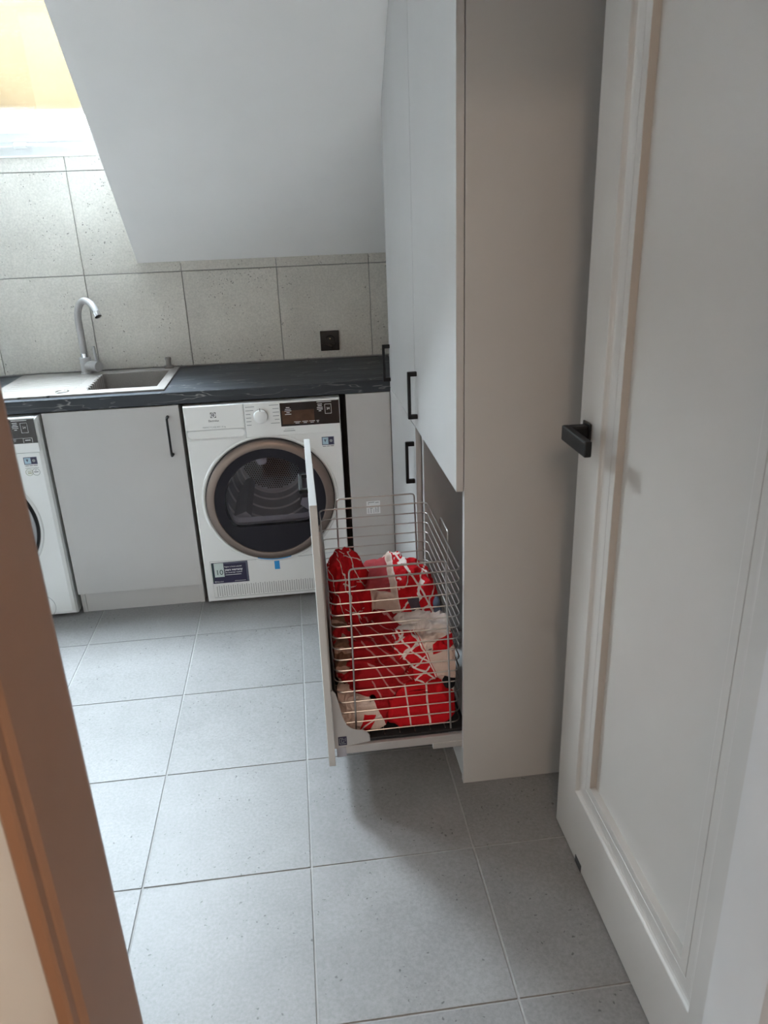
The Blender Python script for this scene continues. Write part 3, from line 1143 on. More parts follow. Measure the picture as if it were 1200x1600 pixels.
levels = [(1.0, ZR), (0.985, ZR - 0.004), (0.955, 0.80), (0.93, 0.745), (0.86, 0.730)]
rings = []
for s, z in levels:
    rings.append([bm.verts.new((cxm + (p[0] - cxm) * s, cym + (p[1] - cym) * s, z)) for p in edge])
for a, b_ in zip(rings, rings[1:]):
    for k in range(n):
        j = (k + 1) % n
        bm.faces.new((a[k], a[j], b_[j], b_[k]))
bm.faces.new(rings[-1])
obj('bowl', bm, sink_m, sk)
bm = lathe_z(bmesh.new(), cxm, cym, [(0.045, 0.7302), (0.045, 0.733), (0.038, 0.734), (0.03, 0.732)], 32)
obj('drain', bm, steel, sk, True)
for k in range(8):
    y = 0.150 + k * 0.040
    bm = bx(bmesh.new(), SKX0 + 0.035, BWX0 - 0.02, y, y + 0.012, ZR - 0.002, ZR + 0.0010, 0.0009, 2)
    obj('ridge', bm, sink_m, sk)
bm = bmesh.new()
rr = []
for k in range(32):
    t = 2 * math.pi * k / 32
    rr.append((-0.458 + 0.023 * math.cos(t), 0.118 + 0.023 * math.sin(t), ZR + 0.002))
tube(bm, rr, 0.0028, 8, closed=True)
ov = obj('cap_ring', bm, chrome, sk, True)
bm = lathe_z(bmesh.new(), -0.458, 0.118, [(0.021, ZR), (0.021, ZR + 0.002)], 32)
obj('cap', bm, sink_m, ov)
bm = lathe_z(bmesh.new(), -0.112, 0.520, [(0.021, ZR), (0.021, ZR + 0.008), (0.018, ZR + 0.011), (0.011, ZR + 0.012), (0.011, ZR + 0.034), (0.013, ZR + 0.035), (0.013, ZR + 0.044), (0.011, ZR + 0.046)], 28)
obj('waste_knob', bm, sink_m, sk, True)

# tap
FXc, FYc = -0.4545, 0.505
tp = thing('kitchen_tap', (FXc, FYc, ZR), 'grey granite coloured swan neck tap behind the sink', 'tap')
bm = lathe_z(bmesh.new(), FXc, FYc, [(0.027, ZR), (0.027, ZR + 0.004), (0.0235, ZR + 0.006), (0.0235, 0.972), (0.022, 0.975)], 32)
obj('body', bm, tap_m, tp, True)
bm = lathe_z(bmesh.new(), FXc, FYc, [(0.0165, 0.975), (0.0165, 0.992), (0.0145, 0.993)], 32)
obj('collar', bm, chrome, tp, True)
sd = Vector((0.66, -0.75, 0)).normalized()
pts = [Vector((FXc, FYc, 0.990)), Vector((FXc, FYc, 1.06)), Vector((FXc, FYc, 1.125))]
Rr = 0.088
cc = Vector((FXc, FYc, 1.125)) + sd * Rr
for k in range(1, 15):
    t = math.pi - math.radians(150) * k / 14
    pts.append(cc + sd * (Rr * math.cos(t)) + Vector((0, 0, Rr * math.sin(t))))
bm = tube(bmesh.new(), pts, [0.0145 if k < 3 else 0.0145 - 0.0012 * (k - 3) / 14 for k in range(len(pts))], 20)
obj('spout', bm, tap_m, tp, True)
dv = (pts[-1] - pts[-2]).normalized()
bm = cyl(bmesh.new(), pts[-1] - dv * 0.002, pts[-1] + dv * 0.018, 0.0142, n=24)
obj('aerator', bm, chrome, tp, True)
ld = Vector((0.80, -0.60, 0.0)).normalized()
bm = bmesh.new()
b0 = Vector((FXc, FYc, 0.940))
cyl(bm, b0 + ld * 0.012, b0 + ld * 0.062, 0.0205, n=28)
cyl(bm, b0 + ld * 0.062, b0 + ld * 0.067, 0.0235, n=28)
cyl(bm, b0 + ld * 0.067, b0 + ld * 0.080, 0.0235, 0.022, n=28)
obj('cartridge', bm, tap_m, tp, True)
bm = tube(bmesh.new(), [b0 + ld * 0.072 + Vector((0, 0, 0.018)), b0 + ld * 0.064 + Vector((0, 0, 0.085))], 0.0062, 14)
obj('lever', bm, tap_m, tp, True)

# socket
so = thing('wall_socket', (0.599, YW, 0.98), 'black square power socket on the tiled wall', 'socket')
bm = bx(bmesh.new(), 0.557, 0.641, YW - 0.010, YW, 0.936, 1.024, 0.002)
obj('frame', bm, socket_m, so)
bm = lathe_y(bmesh.new(), 0.601, 0.978, [(0.026, YW - 0.0105), (0.024, YW - 0.012), (0.0205, YW - 0.0118), (0.0200, YW - 0.006), (0.001, YW - 0.0058)], 40)
obj('insert', bm, socket_m, so, True)
bm = bmesh.new()
for x in (0.5935, 0.6085):
    pass
cyl(bm, (0.600, YW - 0.013, 0.9895), (0.600, YW - 0.006, 0.9895), 0.0022, n=12)
obj('earth_pin', bm, brass, so)
bm = bmesh.new()
cyl(bm, (0.600, YW - 0.0066, 0.971), (0.600, YW - 0.0058, 0.971), 0.0024, n=12)
obj('contact', bm, brass, so)
bm = bmesh.new()
prism(bm, [(0.563, YW - 0.0105, 1.018), (0.578, YW - 0.0105, 1.018), (0.586, YW - 0.0105, 0.978), (0.576, YW - 0.0105, 0.942), (0.564, YW - 0.0105, 0.942)], (0, -0.0015, 0))
obj('rocker', bm, socket_m, so)

# ------------------------------------------------------------------ appliances


def shell(name, x0, x1, y1, z0, z1, hole, ch, parent, mat):
    """White appliance body: front plate with a round hole, chamfered corners, sides and back."""
    hx, hzc, hr = hole
    bm = bmesh.new()
    n = 96
    cor = [math.atan2(z - hzc, x - hx) % (2 * math.pi) for x, z in ((x0 + ch, z0 + ch), (x1 - ch, z0 + ch), (x1 - ch, z1 - ch), (x0 + ch, z1 - ch))]
    angs = sorted(set([2 * math.pi * k / n for k in range(n)] + cor))

    def onrect(t, i):
        dx, dz = math.cos(t), math.sin(t)
        s = []
        if dx > 1e-9: s.append((x1 - i - hx) / dx)
        if dx < -1e-9: s.append((x0 + i - hx) / dx)
        if dz > 1e-9: s.append((z1 - i - hzc) / dz)
        if dz < -1e-9: s.append((z0 + i - hzc) / dz)
        return min(s)
    H = [bm.verts.new((hx + hr * math.cos(t), 0.0, hzc + hr * math.sin(t))) for t in angs]
    O = []
    for t in angs:
        s = onrect(t, ch)
        O.append(bm.verts.new((hx + s * math.cos(t), 0.0, hzc + s * math.sin(t))))
    m_ = len(angs)

    def grow(v, i, y):
        x = x0 + (v.co.x - (x0 + ch)) * (x1 - x0 - 2 * i) / (x1 - x0 - 2 * ch) + i
        z = z0 + (v.co.z - (z0 + ch)) * (z1 - z0 - 2 * i) / (z1 - z0 - 2 * ch) + i
        return bm.verts.new((x, y, z))
    P1 = [grow(v, ch * 0.3, ch * 0.3) for v in O]
    P2 = [grow(v, 0.0, ch) for v in O]
    P3 = [grow(v, 0.0, y1) for v in O]
    for a, b_ in ((H, O), (O, P1), (P1, P2), (P2, P3)):
        for k in range(m_):
            j = (k + 1) % m_
            bm.faces.new((a[k], a[j], b_[j], b_[k]))
    bm.faces.new(P3)
    o = obj(name, bm, mat, parent)
    for p in o.data.polygons:
        p.use_smooth = False
    return o


def eco_label(parent, x0, x1, z0, z1, y):
    xm = (x0 + x1) / 2
    e = decal('energy_label', x0, x1, z0, z1, y, navy_l, parent)
    decal('label_field', x0 + 0.003, xm + 0.001, z0 + 0.003, z1 - 0.003, y - 0.0006, blue_l, e, 0.0003)
    decal('label_field', xm + 0.003, x1 - 0.003, z0 + 0.002, z1 - 0.002, y - 0.0006, navy, e, 0.0003)
    bm = bmesh.new()
    zc_ = (z0 + z1) / 2
    lathe_y(bm, xm + (x1 - xm) / 2, zc_, [(0.0008, y - 0.0012), (0.0058, y - 0.0012), (0.0058, y - 0.0009)], 20)
    obj('label_mark', bm, print_g, e)
    bm = bmesh.new()
    prism(bm, [(x0 + 0.008, y - 0.001, zc_ + 0.007), (x0 + 0.018, y - 0.001, zc_ + 0.006), (x0 + 0.013, y - 0.001, zc_ - 0.006)], (0, -0.0003, 0))
    obj('label_mark', bm, navy_l, e)
    bars('print', [(x0 + 0.002, x0 + 0.016, z0 - 0.006, z0 - 0.004), (x0 + 0.018, x0 + 0.030, z0 - 0.006, z0 - 0.004), (x0 + 0.032, x1 - 0.002, z0 - 0.006, z0 - 0.004)], y, print_d, parent)
    return e


def control_front(parent, x0, x1, dryer):
    """Fascia with drawer, dial, printed marks and black display; x0..x1 machine edges."""
    zt = 0.846
    fa = bmesh.new()
    bx(fa, x0 + 0.2285, x1 - 0.003, -0.006, 0.002, 0.7125, zt, 0.0025)
    fo_ = obj('fascia', fa, white_m, parent)
    dr = box('drawer', x0 + 0.003, x0 + 0.2265, -0.006, 0.002, 0.752, zt, white_m, parent, 0.0025)
    # concave grip under the drawer
    bm = bmesh.new()
    rows = []
    for k in range(9):
        t = k / 8
        z = 0.7515 - 0.0385 * t
        y = -0.006 + 0.0 * t + 0.030 * math.sin(math.pi * min(1, (1 - t) * 1.0)) ** 0.8 * (1 - t) ** 0.5
        rows.append([bm.verts.new((x0 + 0.003 + 0.2235 * q / 10, y if 0 < q < 10 else -0.004, z)) for q in range(11)])
    for a, b_ in zip(rows, rows[1:]):
        for q in range(10):
            bm.faces.new((a[q], a[q + 1], b_[q + 1], b_[q]))
    obj('drawer_grip', bm, white_m, dr, True)
    yt_ = -0.0062
    # emblem and lettering on the drawer
    lx, lz = x0 + 0.1115, 0.8095
    lg = decal('emblem', lx - 0.0105, lx + 0.0105, lz - 0.0105, lz + 0.0105, yt_, print_d, dr)
    bm = bmesh.new()
    lathe_y(bm, lx, lz, [(0.0075, yt_ - 0.001), (0.0100, yt_ - 0.001)], 32)
    prism(bm, [(lx - 0.0068, yt_ - 0.001, lz), (lx + 0.0015, yt_ - 0.001, lz + 0.0075), (lx - 0.001, yt_ - 0.001, lz + 0.0005)], (0, -0.0002, 0))
    prism(bm, [(lx - 0.0060, yt_ - 0.001, lz - 0.0022), (lx - 0.0005, yt_ - 0.001, lz - 0.0018), (lx + 0.0005, yt_ - 0.001, lz - 0.0085)], (0, -0.0002, 0))
    prism(bm, [(lx + 0.0035, yt_ - 0.001, lz + 0.007), (lx + 0.0065, yt_ - 0.001, lz + 0.003), (lx + 0.0055, yt_ - 0.001, lz - 0.005), (lx + 0.0028, yt_ - 0.001, lz - 0.0075)], (0, -0.0002, 0))
    obj('emblem_mark', bm, print_w, dr)['kind'] = 'stuff'
    text('brand_lettering', 'Electrolux', lx, 0.7872, yt_, 0.0112, print_d, dr, sx=0.86, bold=0.0001)
    text('model_lettering', 'PERFECTCARE 800 | 8 kg', lx - 0.001, 0.7625, yt_, 0.0078, print_g, dr, sx=1.05)
    # dial
    kx, kz = x0 + 0.290, 0.7945
    bm = lathe_y(bmesh.new(), kx, kz, [(0.0275, -0.006), (0.0275, -0.009), (0.0262, -0.010)], 48)
    obj('dial_ring', bm, chrome, fo_, True)
    bm = lathe_y(bmesh.new(), kx, kz, [(0.0260, -0.006), (0.0258, -0.022), (0.0245, -0.025), (0.022, -0.0262), (0.0005, -0.0265)], 48)
    kn = obj('dial', bm, white_m, fo_, True)
    decal('dial_mark', kx - 0.0012, kx + 0.0012, kz + 0.018, kz + 0.034, -0.0255, print_d, kn)
    rows = []
    for k in range(6):
        z = 0.832 - k * 0.0142
        rows.append((x0 + 0.2345, x0 + 0.2345 + (0.034, 0.030, 0.018, 0.019, 0.019, 0.018)[k], z - 0.0012, z + 0.0012))
        w = (0.036, 0.024, 0.024, 0.024, 0.018, 0.034)[k]
        rows.append((x0 + 0.361 - w, x0 + 0.361, z + 0.001, z + 0.0034))
    bars('programme_print', rows, yt_, print_g, fo_)
    # display
    dx0, dx1 = x0 + 0.3655, x1 - 0.0035
    ds = decal('display', dx0, dx1, 0.7475, 0.8395, -0.006, display_m, fo_, 0.0012)
    yy = -0.0072
    if dryer:
        decal('display_window', dx0 + 0.006, dx0 + 0.130, 0.756, 0.809, yy, display_b, ds, 0.0003)
    yy -= 0.0003
    rows = []
    for cx_, zz, ws in ((dx0 + 0.030, 0.820, (0.014, 0.022, 0.026, 0.012, 0.024)), (dx0 + 0.153, 0.826, (0.018, 0.016, 0.022, 0.022, 0.010))):
        for k, w in enumerate(ws):
            rows.append((cx_ - w / 2, cx_ + w / 2, zz - k * 0.0066, zz - k * 0.0066 + 0.0019))
    for cx_, w in ((dx0 + 0.063, 0.026), (dx0 + 0.093, 0.022), (dx0 + 0.120, 0.022), (dx0 + 0.142, 0.010)):
        for k in range(2):
            rows.append((cx_ - w / 2 * (1 - 0.4 * k), cx_ + w / 2 * (1 - 0.4 * k), 0.7625 - k * 0.0055, 0.7641 - k * 0.0055))
    rows.append((dx0 + 0.142, dx0 + 0.198, 0.8345, 0.8365))
    bx0, bx1, bz0, bz1 = dx0 + 0.172, dx0 + 0.197, 0.788, 0.826
    rows += [(bx0, bx1, bz1 - 0.001, bz1), (bx0, bx1, bz0, bz0 + 0.001), (bx0, bx0 + 0.001, bz0, bz1), (bx1 - 0.001, bx1, bz0, bz1)]
    if not dryer:
        bx0, bx1, bz0, bz1 = dx0 + 0.172, dx0 + 0.205, 0.750, 0.768
        rows += [(bx0, bx1, bz1 - 0.001, bz1), (bx0, bx0 + 0.001, bz0, bz1), (bx1 - 0.001, bx1, bz0, bz1), (bx0 + 0.007, bx1 - 0.007, 0.758, 0.761), (dx0 + 0.06, bx0, 0.7675, 0.7685)]
    bars('display_print', rows, yy, print_w, ds)
    text('display_lettering', '24', dx0 + 0.1845, 0.808, yy, 0.012, print_w, ds)
    if dryer:
        bars('programme_print', [(dx0 + 0.012, dx0 + 0.048, 0.7355, 0.7370), (dx0 + 0.007, dx0 + 0.052, 0.7275, 0.7305)], yt_, print_g, fo_)


# ---- tumble dryer
dy = thing('tumble_dryer', (0.298, 0.28, 0), 'white tumble dryer with a round dark glass porthole under the worktop', 'tumble dryer')
HC = (0.298, 0.449)
shell('body', 0.0, 0.596, 0.55, 0.014, 0.846, (HC[0], HC[1], 0.236), 0.005, dy, white_m)
for x in (0.05, 0.546):
    for y in (0.06, 0.5):
        obj('foot', cyl(bmesh.new(), (x, y, 0.0), (x, y, 0.0135), 0.02, n=16), gasket, dy)
control_front(dy, 0.0, 0.596, True)
bm = lathe_y(bmesh.new(), HC[0], HC[1], [(0.272, -0.0005), (0.268, -0.004), (0.262, -0.0045), (0.257, 0.002)], 128)
obj('door_recess', bm, white_m, dy, True)
bm = lathe_y(bmesh.new(), HC[0], HC[1], [(0.2575, -0.0008), (0.250, -0.0008)], 96)
obj('door_gap', bm, gasket, dy)
# silver ring: a little squared at the right, where the hand grip sits
bm = bmesh.new()
n = 128
prof = [(0.2515, -0.001), (0.2530, -0.012), (0.2515, -0.0205), (0.2470, -0.0245), (0.2350, -0.0275), (0.2240, -0.0290), (0.2210, -0.0280), (0.2195, -0.0240)]
rings = []
for r0_, y in prof:
    ring = []
    for k in range(n):
        t = 2 * math.pi * k / n
        e = 1.0
        if r0_ > 0.23:
            e = 1.0 + 0.012 * math.exp(-((t - math.radians(38)) / 0.28) ** 2)
        ring.append(bm.verts.new((HC[0] + r0_ * e * math.cos(t), y, HC[1] + r0_ * e * math.sin(t))))
    rings.append(ring)
for a, b_ in zip(rings, rings[1:]):
    for k in range(n):
        j = (k + 1) % n
        bm.faces.new((a[k], a[j], b_[j], b_[k]))
dring = obj('door_ring', bm, silver, dy, True)


def dshape(r, zflat, n, k=110.0):
    """Circle cut by a flat at zflat (relative to the centre), corners rounded by a soft minimum; n points."""
    pts = []
    for q in range(n):
        t = 2 * math.pi * q / n
        rr = r
        if math.sin(t) < -1e-3:
            r2 = zflat / math.sin(t)
            rr = -math.log(math.exp(-k * r) + math.exp(-k * min(r2, 2.0))) / k
        pts.append((HC[0] + rr * math.cos(t), HC[1] + rr * math.sin(t)))
    return pts


n = 128
inner = dshape(0.182, -0.102, n)
bm = bmesh.new()
A = [bm.verts.new((HC[0] + 0.2205 * math.cos(2 * math.pi * k / n), -0.0245, HC[1] + 0.2205 * math.sin(2 * math.pi * k / n))) for k in range(n)]
B = [bm.verts.new((x, -0.0215, z)) for x, z in inner]
Cc = [bm.verts.new((HC[0] + (x - HC[0]) * 0.97, -0.004, HC[1] + (z - HC[1]) * 0.97)) for x, z in inner]
for a, b_ in ((A, B), (B, Cc)):
    for k in range(n):
        j = (k + 1) % n
        bm.faces.new((a[k], a[j], b_[j], b_[k]))
obj('porthole_frame', bm, dark_ring, dy)
bm = bmesh.new()
rg = []
for s, y in ((0.999, -0.0205), (0.75, -0.024), (0.45, -0.026), (0.15, -0.0268)):
    rg.append([bm.verts.new((HC[0] + (x - HC[0]) * s, y, HC[1] + (z - HC[1]) * s)) for x, z in inner])
for a, b_ in zip(rg, rg[1:]):
    for k in range(n):
        j = (k + 1) % n
        bm.faces.new((a[k], a[j], b_[j], b_[k]))
bm.faces.new(rg[-1])
obj('porthole_glass', bm, glass_d, dy, True)
# inner door bowl lip and drum
bm = bmesh.new()
lip = dshape(0.177, -0.098, n)
A = [bm.verts.new((x, -0.004, z)) for x, z in lip]
B = [bm.verts.new((x, 0.020, z)) for x, z in lip]
D_ = [bm.verts.new((HC[0] + (x - HC[0]) * 0.985, 0.034, HC[1] + (z - HC[1]) * (0.84 if z < HC[1] - 0.05 else 0.985))) for x, z in lip]
for a, b_ in ((A, B), (B, D_)):
    for k in range(n):
        j = (k + 1) % n
        bm.faces.new((a[k], a[j], b_[j], b_[k]))
obj('inner_lip', bm, plastic_g, dy)
DRZ = HC[1] + 0.005


def rdrum(y):
    return 0.246 - (max(0.0, y - 0.03) / 0.48) * 0.095


bm = lathe_y(bmesh.new(), HC[0], DRZ, [(0.246, 0.028), (rdrum(0.27), 0.27), (rdrum(0.505), 0.505), (0.10, 0.515), (0.001, 0.516)], 96)
drum = obj('drum', bm, drum_m, dy, True)
for y in (0.12, 0.20, 0.28, 0.36, 0.44, 0.50):
    r_ = rdrum(y)
    bm = lathe_y(bmesh.new(), HC[0], DRZ, [(r_ + 0.001, y - 0.006), (r_ - 0.0055, y), (r_ - 0.001, y + 0.006)], 96)
    obj('drum_rib', bm, drum_hi, drum, True)
for a in (100, 220, 340):
    bm = bmesh.new()
    t = math.radians(a)
    ux, uz = math.cos(t), math.sin(t)
    px, pz = -uz, ux
    base = []
    for rr_, hw in ((0.180, 0.034), (0.128, 0.015)):
        for s in (-1, 1):
            base.append((HC[0] + ux * rr_ + px * hw * s, HC[1] + 0.005 + uz * rr_ + pz * hw * s))
    prism(bm, [(base[0][0], 0.06, base[0][1]), (base[1][0], 0.06, base[1][1]), (base[3][0], 0.06, base[3][1]), (base[2][0], 0.06, base[2][1])], (0, 0.44, 0))
    obj('lifter', bm, plastic_g, drum)
bm = bmesh.new()
hexr = 0.0042
for i in range(-22, 23):
    for j in range(-22, 23):
        x, z = i * 0.0105 + (j % 2) * 0.00525, j * 0.0092
        if x * x + z * z < 0.135 ** 2:
            vs = [bm.verts.new((HC[0] + x + hexr * math.cos(k * math.pi / 3), 0.5045, HC[1] + 0.005 + z + hexr * math.sin(k * math.pi / 3))) for k in range(6)]
            bm.faces.new(vs)
hh = obj('drum_perforation', bm, gasket, drum)
hh['kind'] = 'stuff'
# seams, label, tape, vent
bm = bmesh.new()
ys = -0.0002


def seam(pts, r=0.0008):
    tube(bm, [(x, ys, z) for x, z in pts], r, 6)


seam([(0.228, 0.846), (0.228, 0.713)])
seam([(0.003, 0.7125), (0.593, 0.7125)])
seam([(0.217 + 0.006, 0.203), (0.221, 0.194), (0.214, 0.190), (0.026, 0.1975), (0.029, 0.031), (0.567, 0.028), (0.570, 0.1965), (0.392, 0.190), (0.383, 0.194), (0.379, 0.203)])
obj('panel_seam', bm, print_g, dy)['kind'] = 'stuff'
lb = decal('warranty_label', 0.030, 0.178, 0.096, 0.190, -0.0002, navy, dy)
lb['label'] = 'dark blue warranty sticker with a big 10'
decal('label_field', 0.040, 0.079, 0.125, 0.188, -0.0008, mint, lb, 0.0003)
decal('label_field', 0.079, 0.176, 0.183, 0.188, -0.0008, navy_l, lb, 0.0003)
decal('label_field', 0.170, 0.176, 0.099, 0.183, -0.0008, navy_l, lb, 0.0003)
decal('label_field', 0.031, 0.036, 0.104, 0.188, -0.0008, green_d, lb, 0.0003)
text('label_lettering', '10', 0.0600, 0.1450, -0.0012, 0.033, green_d, lb, sx=0.95)
text('label_lettering', 'Register to have an extended', 0.0825, 0.1690, -0.0012, 0.0092, print_w, lb, 'LEFT', 0.64)
text('label_lettering', 'years warranty', 0.0825, 0.1555, -0.0012, 0.0150, print_w, lb, 'LEFT', 0.80, bold=0.0003)
text('label_lettering', 'on inverter motor', 0.0825, 0.1430, -0.0012, 0.0100, print_w, lb, 'LEFT', 0.95)
text('label_lettering', 'Electrolux', 0.0460, 0.1035, -0.0012, 0.0070, print_w, lb, 'LEFT', 0.9)
bars('print', [(0.083, 0.148, 0.1315, 0.1335), (0.118, 0.164, 0.1025, 0.1036), (0.037, 0.0385, 0.101, 0.107), (0.040, 0.0445, 0.1055, 0.107), (0.040, 0.0445, 0.101, 0.1025)], -0.0010, print_w, lb)
tp_ = box('tape_strip', 0.2875, 0.3085, -0.0012, -0.0002, 0.140, 0.200, tape_m, dy)
tp_['label'] = 'bright blue tape strip'
bm = bmesh.new()
tube(bm, arc(HC[0], HC[1], 0.2545, math.radians(253), math.radians(284), 20, -0.016), 0.0030, 8)
obj('film_edge', bm, tape_m, dy)
bm = bmesh.new()
for i in range(55):
    for j in range(8):
        x = 0.043 + i * 0.0094
        z = 0.0375 + j * 0.0061 + (0.003 if i % 2 else 0)
        if x > 0.553:
            continue
        rx, rz = 0.0021, 0.0017
        vs = [bm.verts.new((x + rx * math.cos(k * math.pi / 3), -0.0004, z + rz * math.sin(k * math.pi / 3))) for k in range(6)]
        bm.faces.new(vs)
vh = obj('vent_holes', bm, gasket, dy)
vh['kind'] = 'stuff'
eco_label(dy, 0.518, 0.566, 0.660, 0.6935, -0.0002)

# ---- washing machine (mostly behind the door frame)
WX = -1.131
wm = thing('washing_machine', (WX + 0.3, 0.28, 0), 'white washing machine mostly hidden behind the shaded door frame', 'washing machine')
WC = (WX + 0.298, 0.415)
shell('body', WX, WX + 0.600, 0.55, 0.012, 0.846, (WC[0], WC[1], 0.205), 0.018, wm, white_m)
for x in (WX + 0.05, WX + 0.546):
    for y in (0.06, 0.5):
        obj('foot', cyl(bmesh.new(), (x, y, 0.0), (x, y, 0.0118), 0.02, n=16), gasket, wm)
control_front(wm, WX, WX + 0.592, False)
bm = lathe_y(bmesh.new(), WC[0], WC[1], [(0.243, -0.0003), (0.238, -0.004), (0.231, -0.003), (0.228, 0.001)], 96)
obj('door_recess', bm, white_m, wm, True)
bm = lathe_y(bmesh.new(), WC[0], WC[1], [(0.2285, -0.0008), (0.2225, -0.0008), (0.2185, -0.012)], 96)
obj('door_gap', bm, gasket, wm, True)
bm = lathe_y(bmesh.new(), WC[0], WC[1], [(0.219, -0.004), (0.2185, -0.018), (0.212, -0.026), (0.196, -0.029), (0.168, -0.026), (0.162, -0.018)], 96)
obj('door_ring', bm, washer_grey, wm, True)
bm = lathe_y(bmesh.new(), WC[0], WC[1], [(0.1625, -0.018), (0.150, -0.02), (0.10, -0.028), (0.001, -0.03)], 96)
obj('porthole_glass', bm, dark_ring, wm, True)
bm = bmesh.new()
tube(bm, arc(WX + 0.468, 0.057, 0.0525, 0, 2 * math.pi, 48, -0.0003)[:-1], 0.0008, 6, closed=True)
obj('filter_cap', bm, print_g, wm)
bm = bmesh.new()
tube(bm, [(WX + 0.018, -0.0002, 0.7085), (WX + 0.582, -0.0002, 0.7085)], 0.0008, 6)
obj('panel_seam', bm, print_g, wm)
eco_label(wm, WX + 0.520, WX + 0.569, 0.663, 0.692, -0.0002)
bm = bmesh.new()
tube(bm, arc(WX + 0.557, 0.632, 0.0135, 0, 2 * math.pi, 32, -0.0003)[:-1], 0.0008, 6, closed=True)
obj('round_mark', bm, print_g, wm)
bm = bmesh.new()
tube(bm, arc(WX + 0.532, 0.632, 0.0130, 0, 2 * math.pi, 32, -0.0003)[:-1], 0.0007, 6, closed=True)
obj('round_mark', bm, olive, wm)
bars('print', [(WX + 0.549, WX + 0.565, 0.6310, 0.6335), (WX + 0.553, WX + 0.560, 0.6385, 0.640), (WX + 0.520, WX + 0.570, 0.6485, 0.6495)], -0.0002, print_d, wm)
bars('print', [(WX + 0.526, WX + 0.540, 0.6365, 0.638), (WX + 0.525, WX + 0.541, 0.632, 0.6335), (WX + 0.526, WX + 0.540, 0.6265, 0.6295)], -0.0002, olive, wm)

# ------------------------------------------------------------------ laundry
ico = bmesh.new()
bmesh.ops.create_icosphere(ico, subdivisions=6, radius=1.0)
ico.verts.ensure_lookup_table()
DIRS = [v.co.copy() for v in ico.verts]
FACES = [[v.index for v in f.verts] for f in ico.faces]
ico.free()


def garment(name, label, cat, x, y, z, mat, seed, amp=0.02, freq=11.0, fold=(1, 0.3, 0.2), boxy=0.62, rot=0.0):
    """Crumpled soft lump: pillow form with ridged folds running across 'fold'."""
    c_ = Vector(((x[0] + x[1]) / 2, (y[0] + y[1]) / 2, (z[0] + z[1]) / 2))
    h = Vector(((x[1] - x[0]) / 2, (y[1] - y[0]) / 2, (z[1] - z[0]) / 2))
    fd = Vector(fold).normalized()
    off = Vector((seed * 3.1, seed * 1.7, seed * 0.9))
    verts = []
    cr, sr = math.cos(rot), math.sin(rot)
    for d in DIRS:
        p = Vector([math.copysign(abs(k) ** boxy, k) for k in d])
        p = p / max(1.0, p.length ** 0.35)
        q = Vector((p.x * h.x, p.y * h.y, p.z * h.z))
        w = q * freq + off
        w = w + 0.35 * noise.noise_vector(w * 0.9)
        # stretch along the fold direction
        along = fd * w.dot(fd)
        wv = (w - along) + along * 2.2
        wv2 = (w - along) * 1.0 + along * 0.35
        r1 = 1.0 - 2.2 * abs(noise.noise(wv2 * 1.1))
        r2 = 1.0 - 2.2 * abs(noise.noise(wv2 * 2.3 + Vector((9, 4, 2))))
        r4 = 1.0 - 2.2 * abs(noise.noise(wv2 * 4.6 + Vector((2, 7, 5))))
        r3 = noise.noise(w * 0.7 + Vector((3, 8, 1)))
        s = amp * (0.75 * r1 + 0.42 * r2 + 0.18 * r4 + 0.7 * r3)
        q = q + d * s
        q = Vector((q.x * cr - q.y * sr, q.x * sr + q.y * cr, q.z))
        g = c_ + q
        g.x = min(max(g.x, 0.4835), 0.8065)
        g.y = min(max(g.y, -1.1600), -0.6740)
        g.z = max(g.z, 0.1675)
        verts.append(g - c_)
    me = bpy.data.meshes.new(name)
    me.from_pydata(verts, [], FACES)
    me.materials.append(mat)
    for p in me.polygons:
        p.use_smooth = True
    o = bpy.data.objects.new(name, me)
    C.objects.link(o)
    o.location = c_
    return tag(o, label, cat, 'clothes in the laundry basket')


X_, Y_, Z_ = (1, 0, 0), (0, 1, 0), (0, 0, 1)
f_red_fold = fabric_mat('jersey_red_folded', RED, [
    ((1, 0, 0.05), 0.026, 0.031, WHT), ((1, 0, 0.1), -0.030, -0.026, WHT), ((1, 0, 0.9), 0.098, 0.104, WHT),
    ((1, 0, 0.35), -0.064, -0.046, WHT, 1.0, Z_, -0.2, -0.006)], 0.008, 9)
f_white_red = fabric_mat('shirt_white_red', CRM, [
    ((1, 0, -0.4), 0.006, 0.034, RED, 1.0, Z_, -0.2, 0.0), ((1, 0, -1.2), 0.030, 0.034, WHT),
    ((1, 0, 0.3), 0.046, 0.2, DRED)], 0.014, 16)
f_dark = fabric_mat('jersey_dark_red', DRED, [
    ((0.8, 0.5, 0.5), 0.0, 0.0042, (0.50, 0.20, 0.19), 0.031, (1, 0.3, 0), -0.07, 0.12),
    ((1, -0.5, 0.2), -0.15, -0.118, (0.34, 0.12, 0.11)), ((0.9, -0.8, 0.3), -0.088, -0.082, WHT)], 0.03, 11)
f_bundle = fabric_mat('shirt_red_white_lines', CRM, [
    ((1, 0.1, 0.35), -0.2, -0.008, RED), ((0.7, 0.0, 0.8), 0.0, 0.0045, WHT, 0.030, (1, 0.1, 0.35), -0.2, -0.012),
    ((-0.7, 0.0, 0.8), 0.0, 0.0045, WHT, 0.034, (1, 0.1, 0.35), -0.2, -0.016),
    ((1, 0.1, 0.35), -0.014, -0.010, WHT), ((-0.3, 0.3, 1), 0.004, 0.036, RED, 1.0, X_, 0.004, 0.1),
    ((0.1, 0.4, 1), 0.056, 0.2, WHT), ((0.5, 0, 1), -0.2, -0.060, RED)], 0.016, 15)
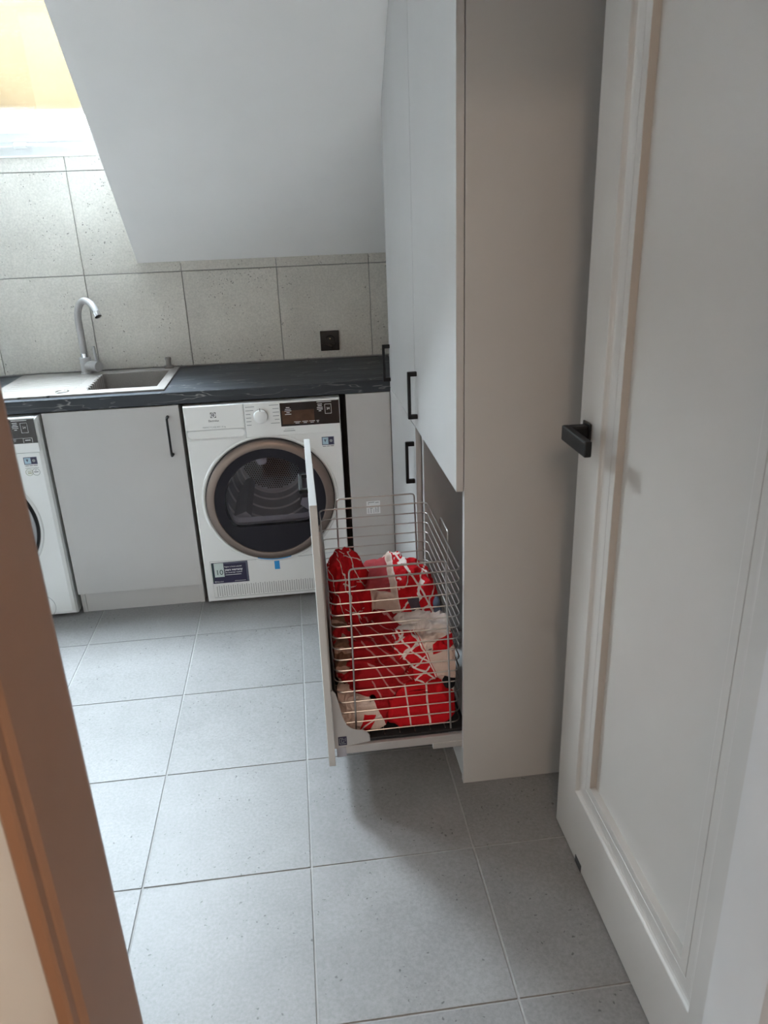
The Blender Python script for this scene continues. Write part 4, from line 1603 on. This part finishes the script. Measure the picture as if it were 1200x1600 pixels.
f_centre = fabric_mat('jersey_cream_red', RED, [
    ((0.45, 0.3, -0.85), 0.0, 0.0042, WHT, 0.027, X_, 0.004, 0.2), ((1, 0, 0.05), -0.075, 0.006, CRM),
    ((1, 0, 0.05), 0.004, 0.008, WHT), ((1, 0.25, 0.35), 0.078, 0.084, WHT), ((1, 0.25, 0.35), 0.098, 0.3, WHT, 1.0, Z_, -0.2, 0.05),
    ((1, 0, 0.45), -0.2, -0.066, NVY, 1.0, Z_, -0.08, 0.06),
    ((1, 0.1, 0.15), 0.034, 0.060, (0.09, 0.07, 0.09), 0.9, (0, 0.4, 1), 0.022, 0.060), ((1, 0.1, 0.15), 0.026, 0.052, (0.10, 0.075, 0.085), 1.0, (0, 0.4, 1), -0.012, 0.006),
    ((0, 0.3, 1), 0.100, 0.2, (0.40, 0.06, 0.07), 1.0, X_, -0.2, -0.02)], 0.012, 12)
f_left = fabric_mat('jersey_red_piped', RED, [
    ((1, 0, 0.35), 0.010, 0.0125, WHT, 0.036), ((0.5, 0.2, 1), 0.0, 0.0025, WHT, 0.060, X_, -0.01, 0.05)], 0.022, 16)
f_olive = fabric_mat('cloth_olive', (0.15, 0.075, 0.05), [((0.3, 1, 0.6), 0.0, 0.012, (0.40, 0.24, 0.19), 0.05), ((0.2, 0.8, -0.6), 0.0, 0.02, DRED, 0.07)], 0.02, 14)
f_black = fabric_mat('cloth_black', (0.012, 0.012, 0.014), [], 0.01)
f_blue = fabric_mat('cloth_blue_grey', (0.10, 0.12, 0.17), [], 0.01)

garment('jersey', 'bright red folded garment with thin white piping at the basket bottom front', 'clothes', (0.590, 0.813), (-1.163, -0.985), (0.160, 0.300), f_red_fold, 1, 0.014, 11, (0, 0.2, 1), 0.36)
garment('shirt', 'crumpled cream and red garment in the front left bottom of the basket', 'clothes', (0.490, 0.606), (-1.163, -1.035), (0.160, 0.282), f_white_red, 2, 0.020, 18, (0.3, 0.5, 1), 0.4)
garment('jersey', 'dark red striped garment lying in the middle of the laundry pile', 'clothes', (0.500, 0.705), (-1.150, -0.915), (0.275, 0.395), f_dark, 3, 0.032, 16, (0.8, -0.3, 0.4), 0.5)
garment('shirt', 'red and cream bundle with crossed white lines at the right of the pile', 'clothes', (0.668, 0.813), (-1.155, -0.965), (0.290, 0.425), f_bundle, 4, 0.028, 18, (0.3, 0.2, 1), 0.6)
garment('jersey', 'cream and red jersey with dark print spread over the top of the pile', 'clothes', (0.572, 0.800), (-0.930, -0.700), (0.185, 0.485), f_centre, 5, 0.030, 12, (0.15, 0.3, 1), 0.62)
garment('jersey', 'red jersey with fine white piping heaped at the far left of the pile', 'clothes', (0.490, 0.590), (-0.930, -0.715), (0.180, 0.515), f_left, 6, 0.030, 15, (0.1, 0.2, 1), 0.6)
garment('cloth', 'dull brown cloth tucked against the pulled out front', 'clothes', (0.484, 0.530), (-1.120, -0.930), (0.290, 0.420), f_olive, 7, 0.016, 20, (0.5, 0.5, 1))
garment('cloth', 'black cloth peeking out beside the side panel', 'clothes', (0.770, 0.810), (-1.162, -1.060), (0.270, 0.335), f_black, 8, 0.008, 14, (0.5, 0.5, 1))
garment('cloth', 'blue grey cloth showing between wires at the right edge', 'clothes', (0.780, 0.812), (-0.960, -0.870), (0.300, 0.440), f_blue, 9, 0.008, 14, (0.5, 0.5, 1))
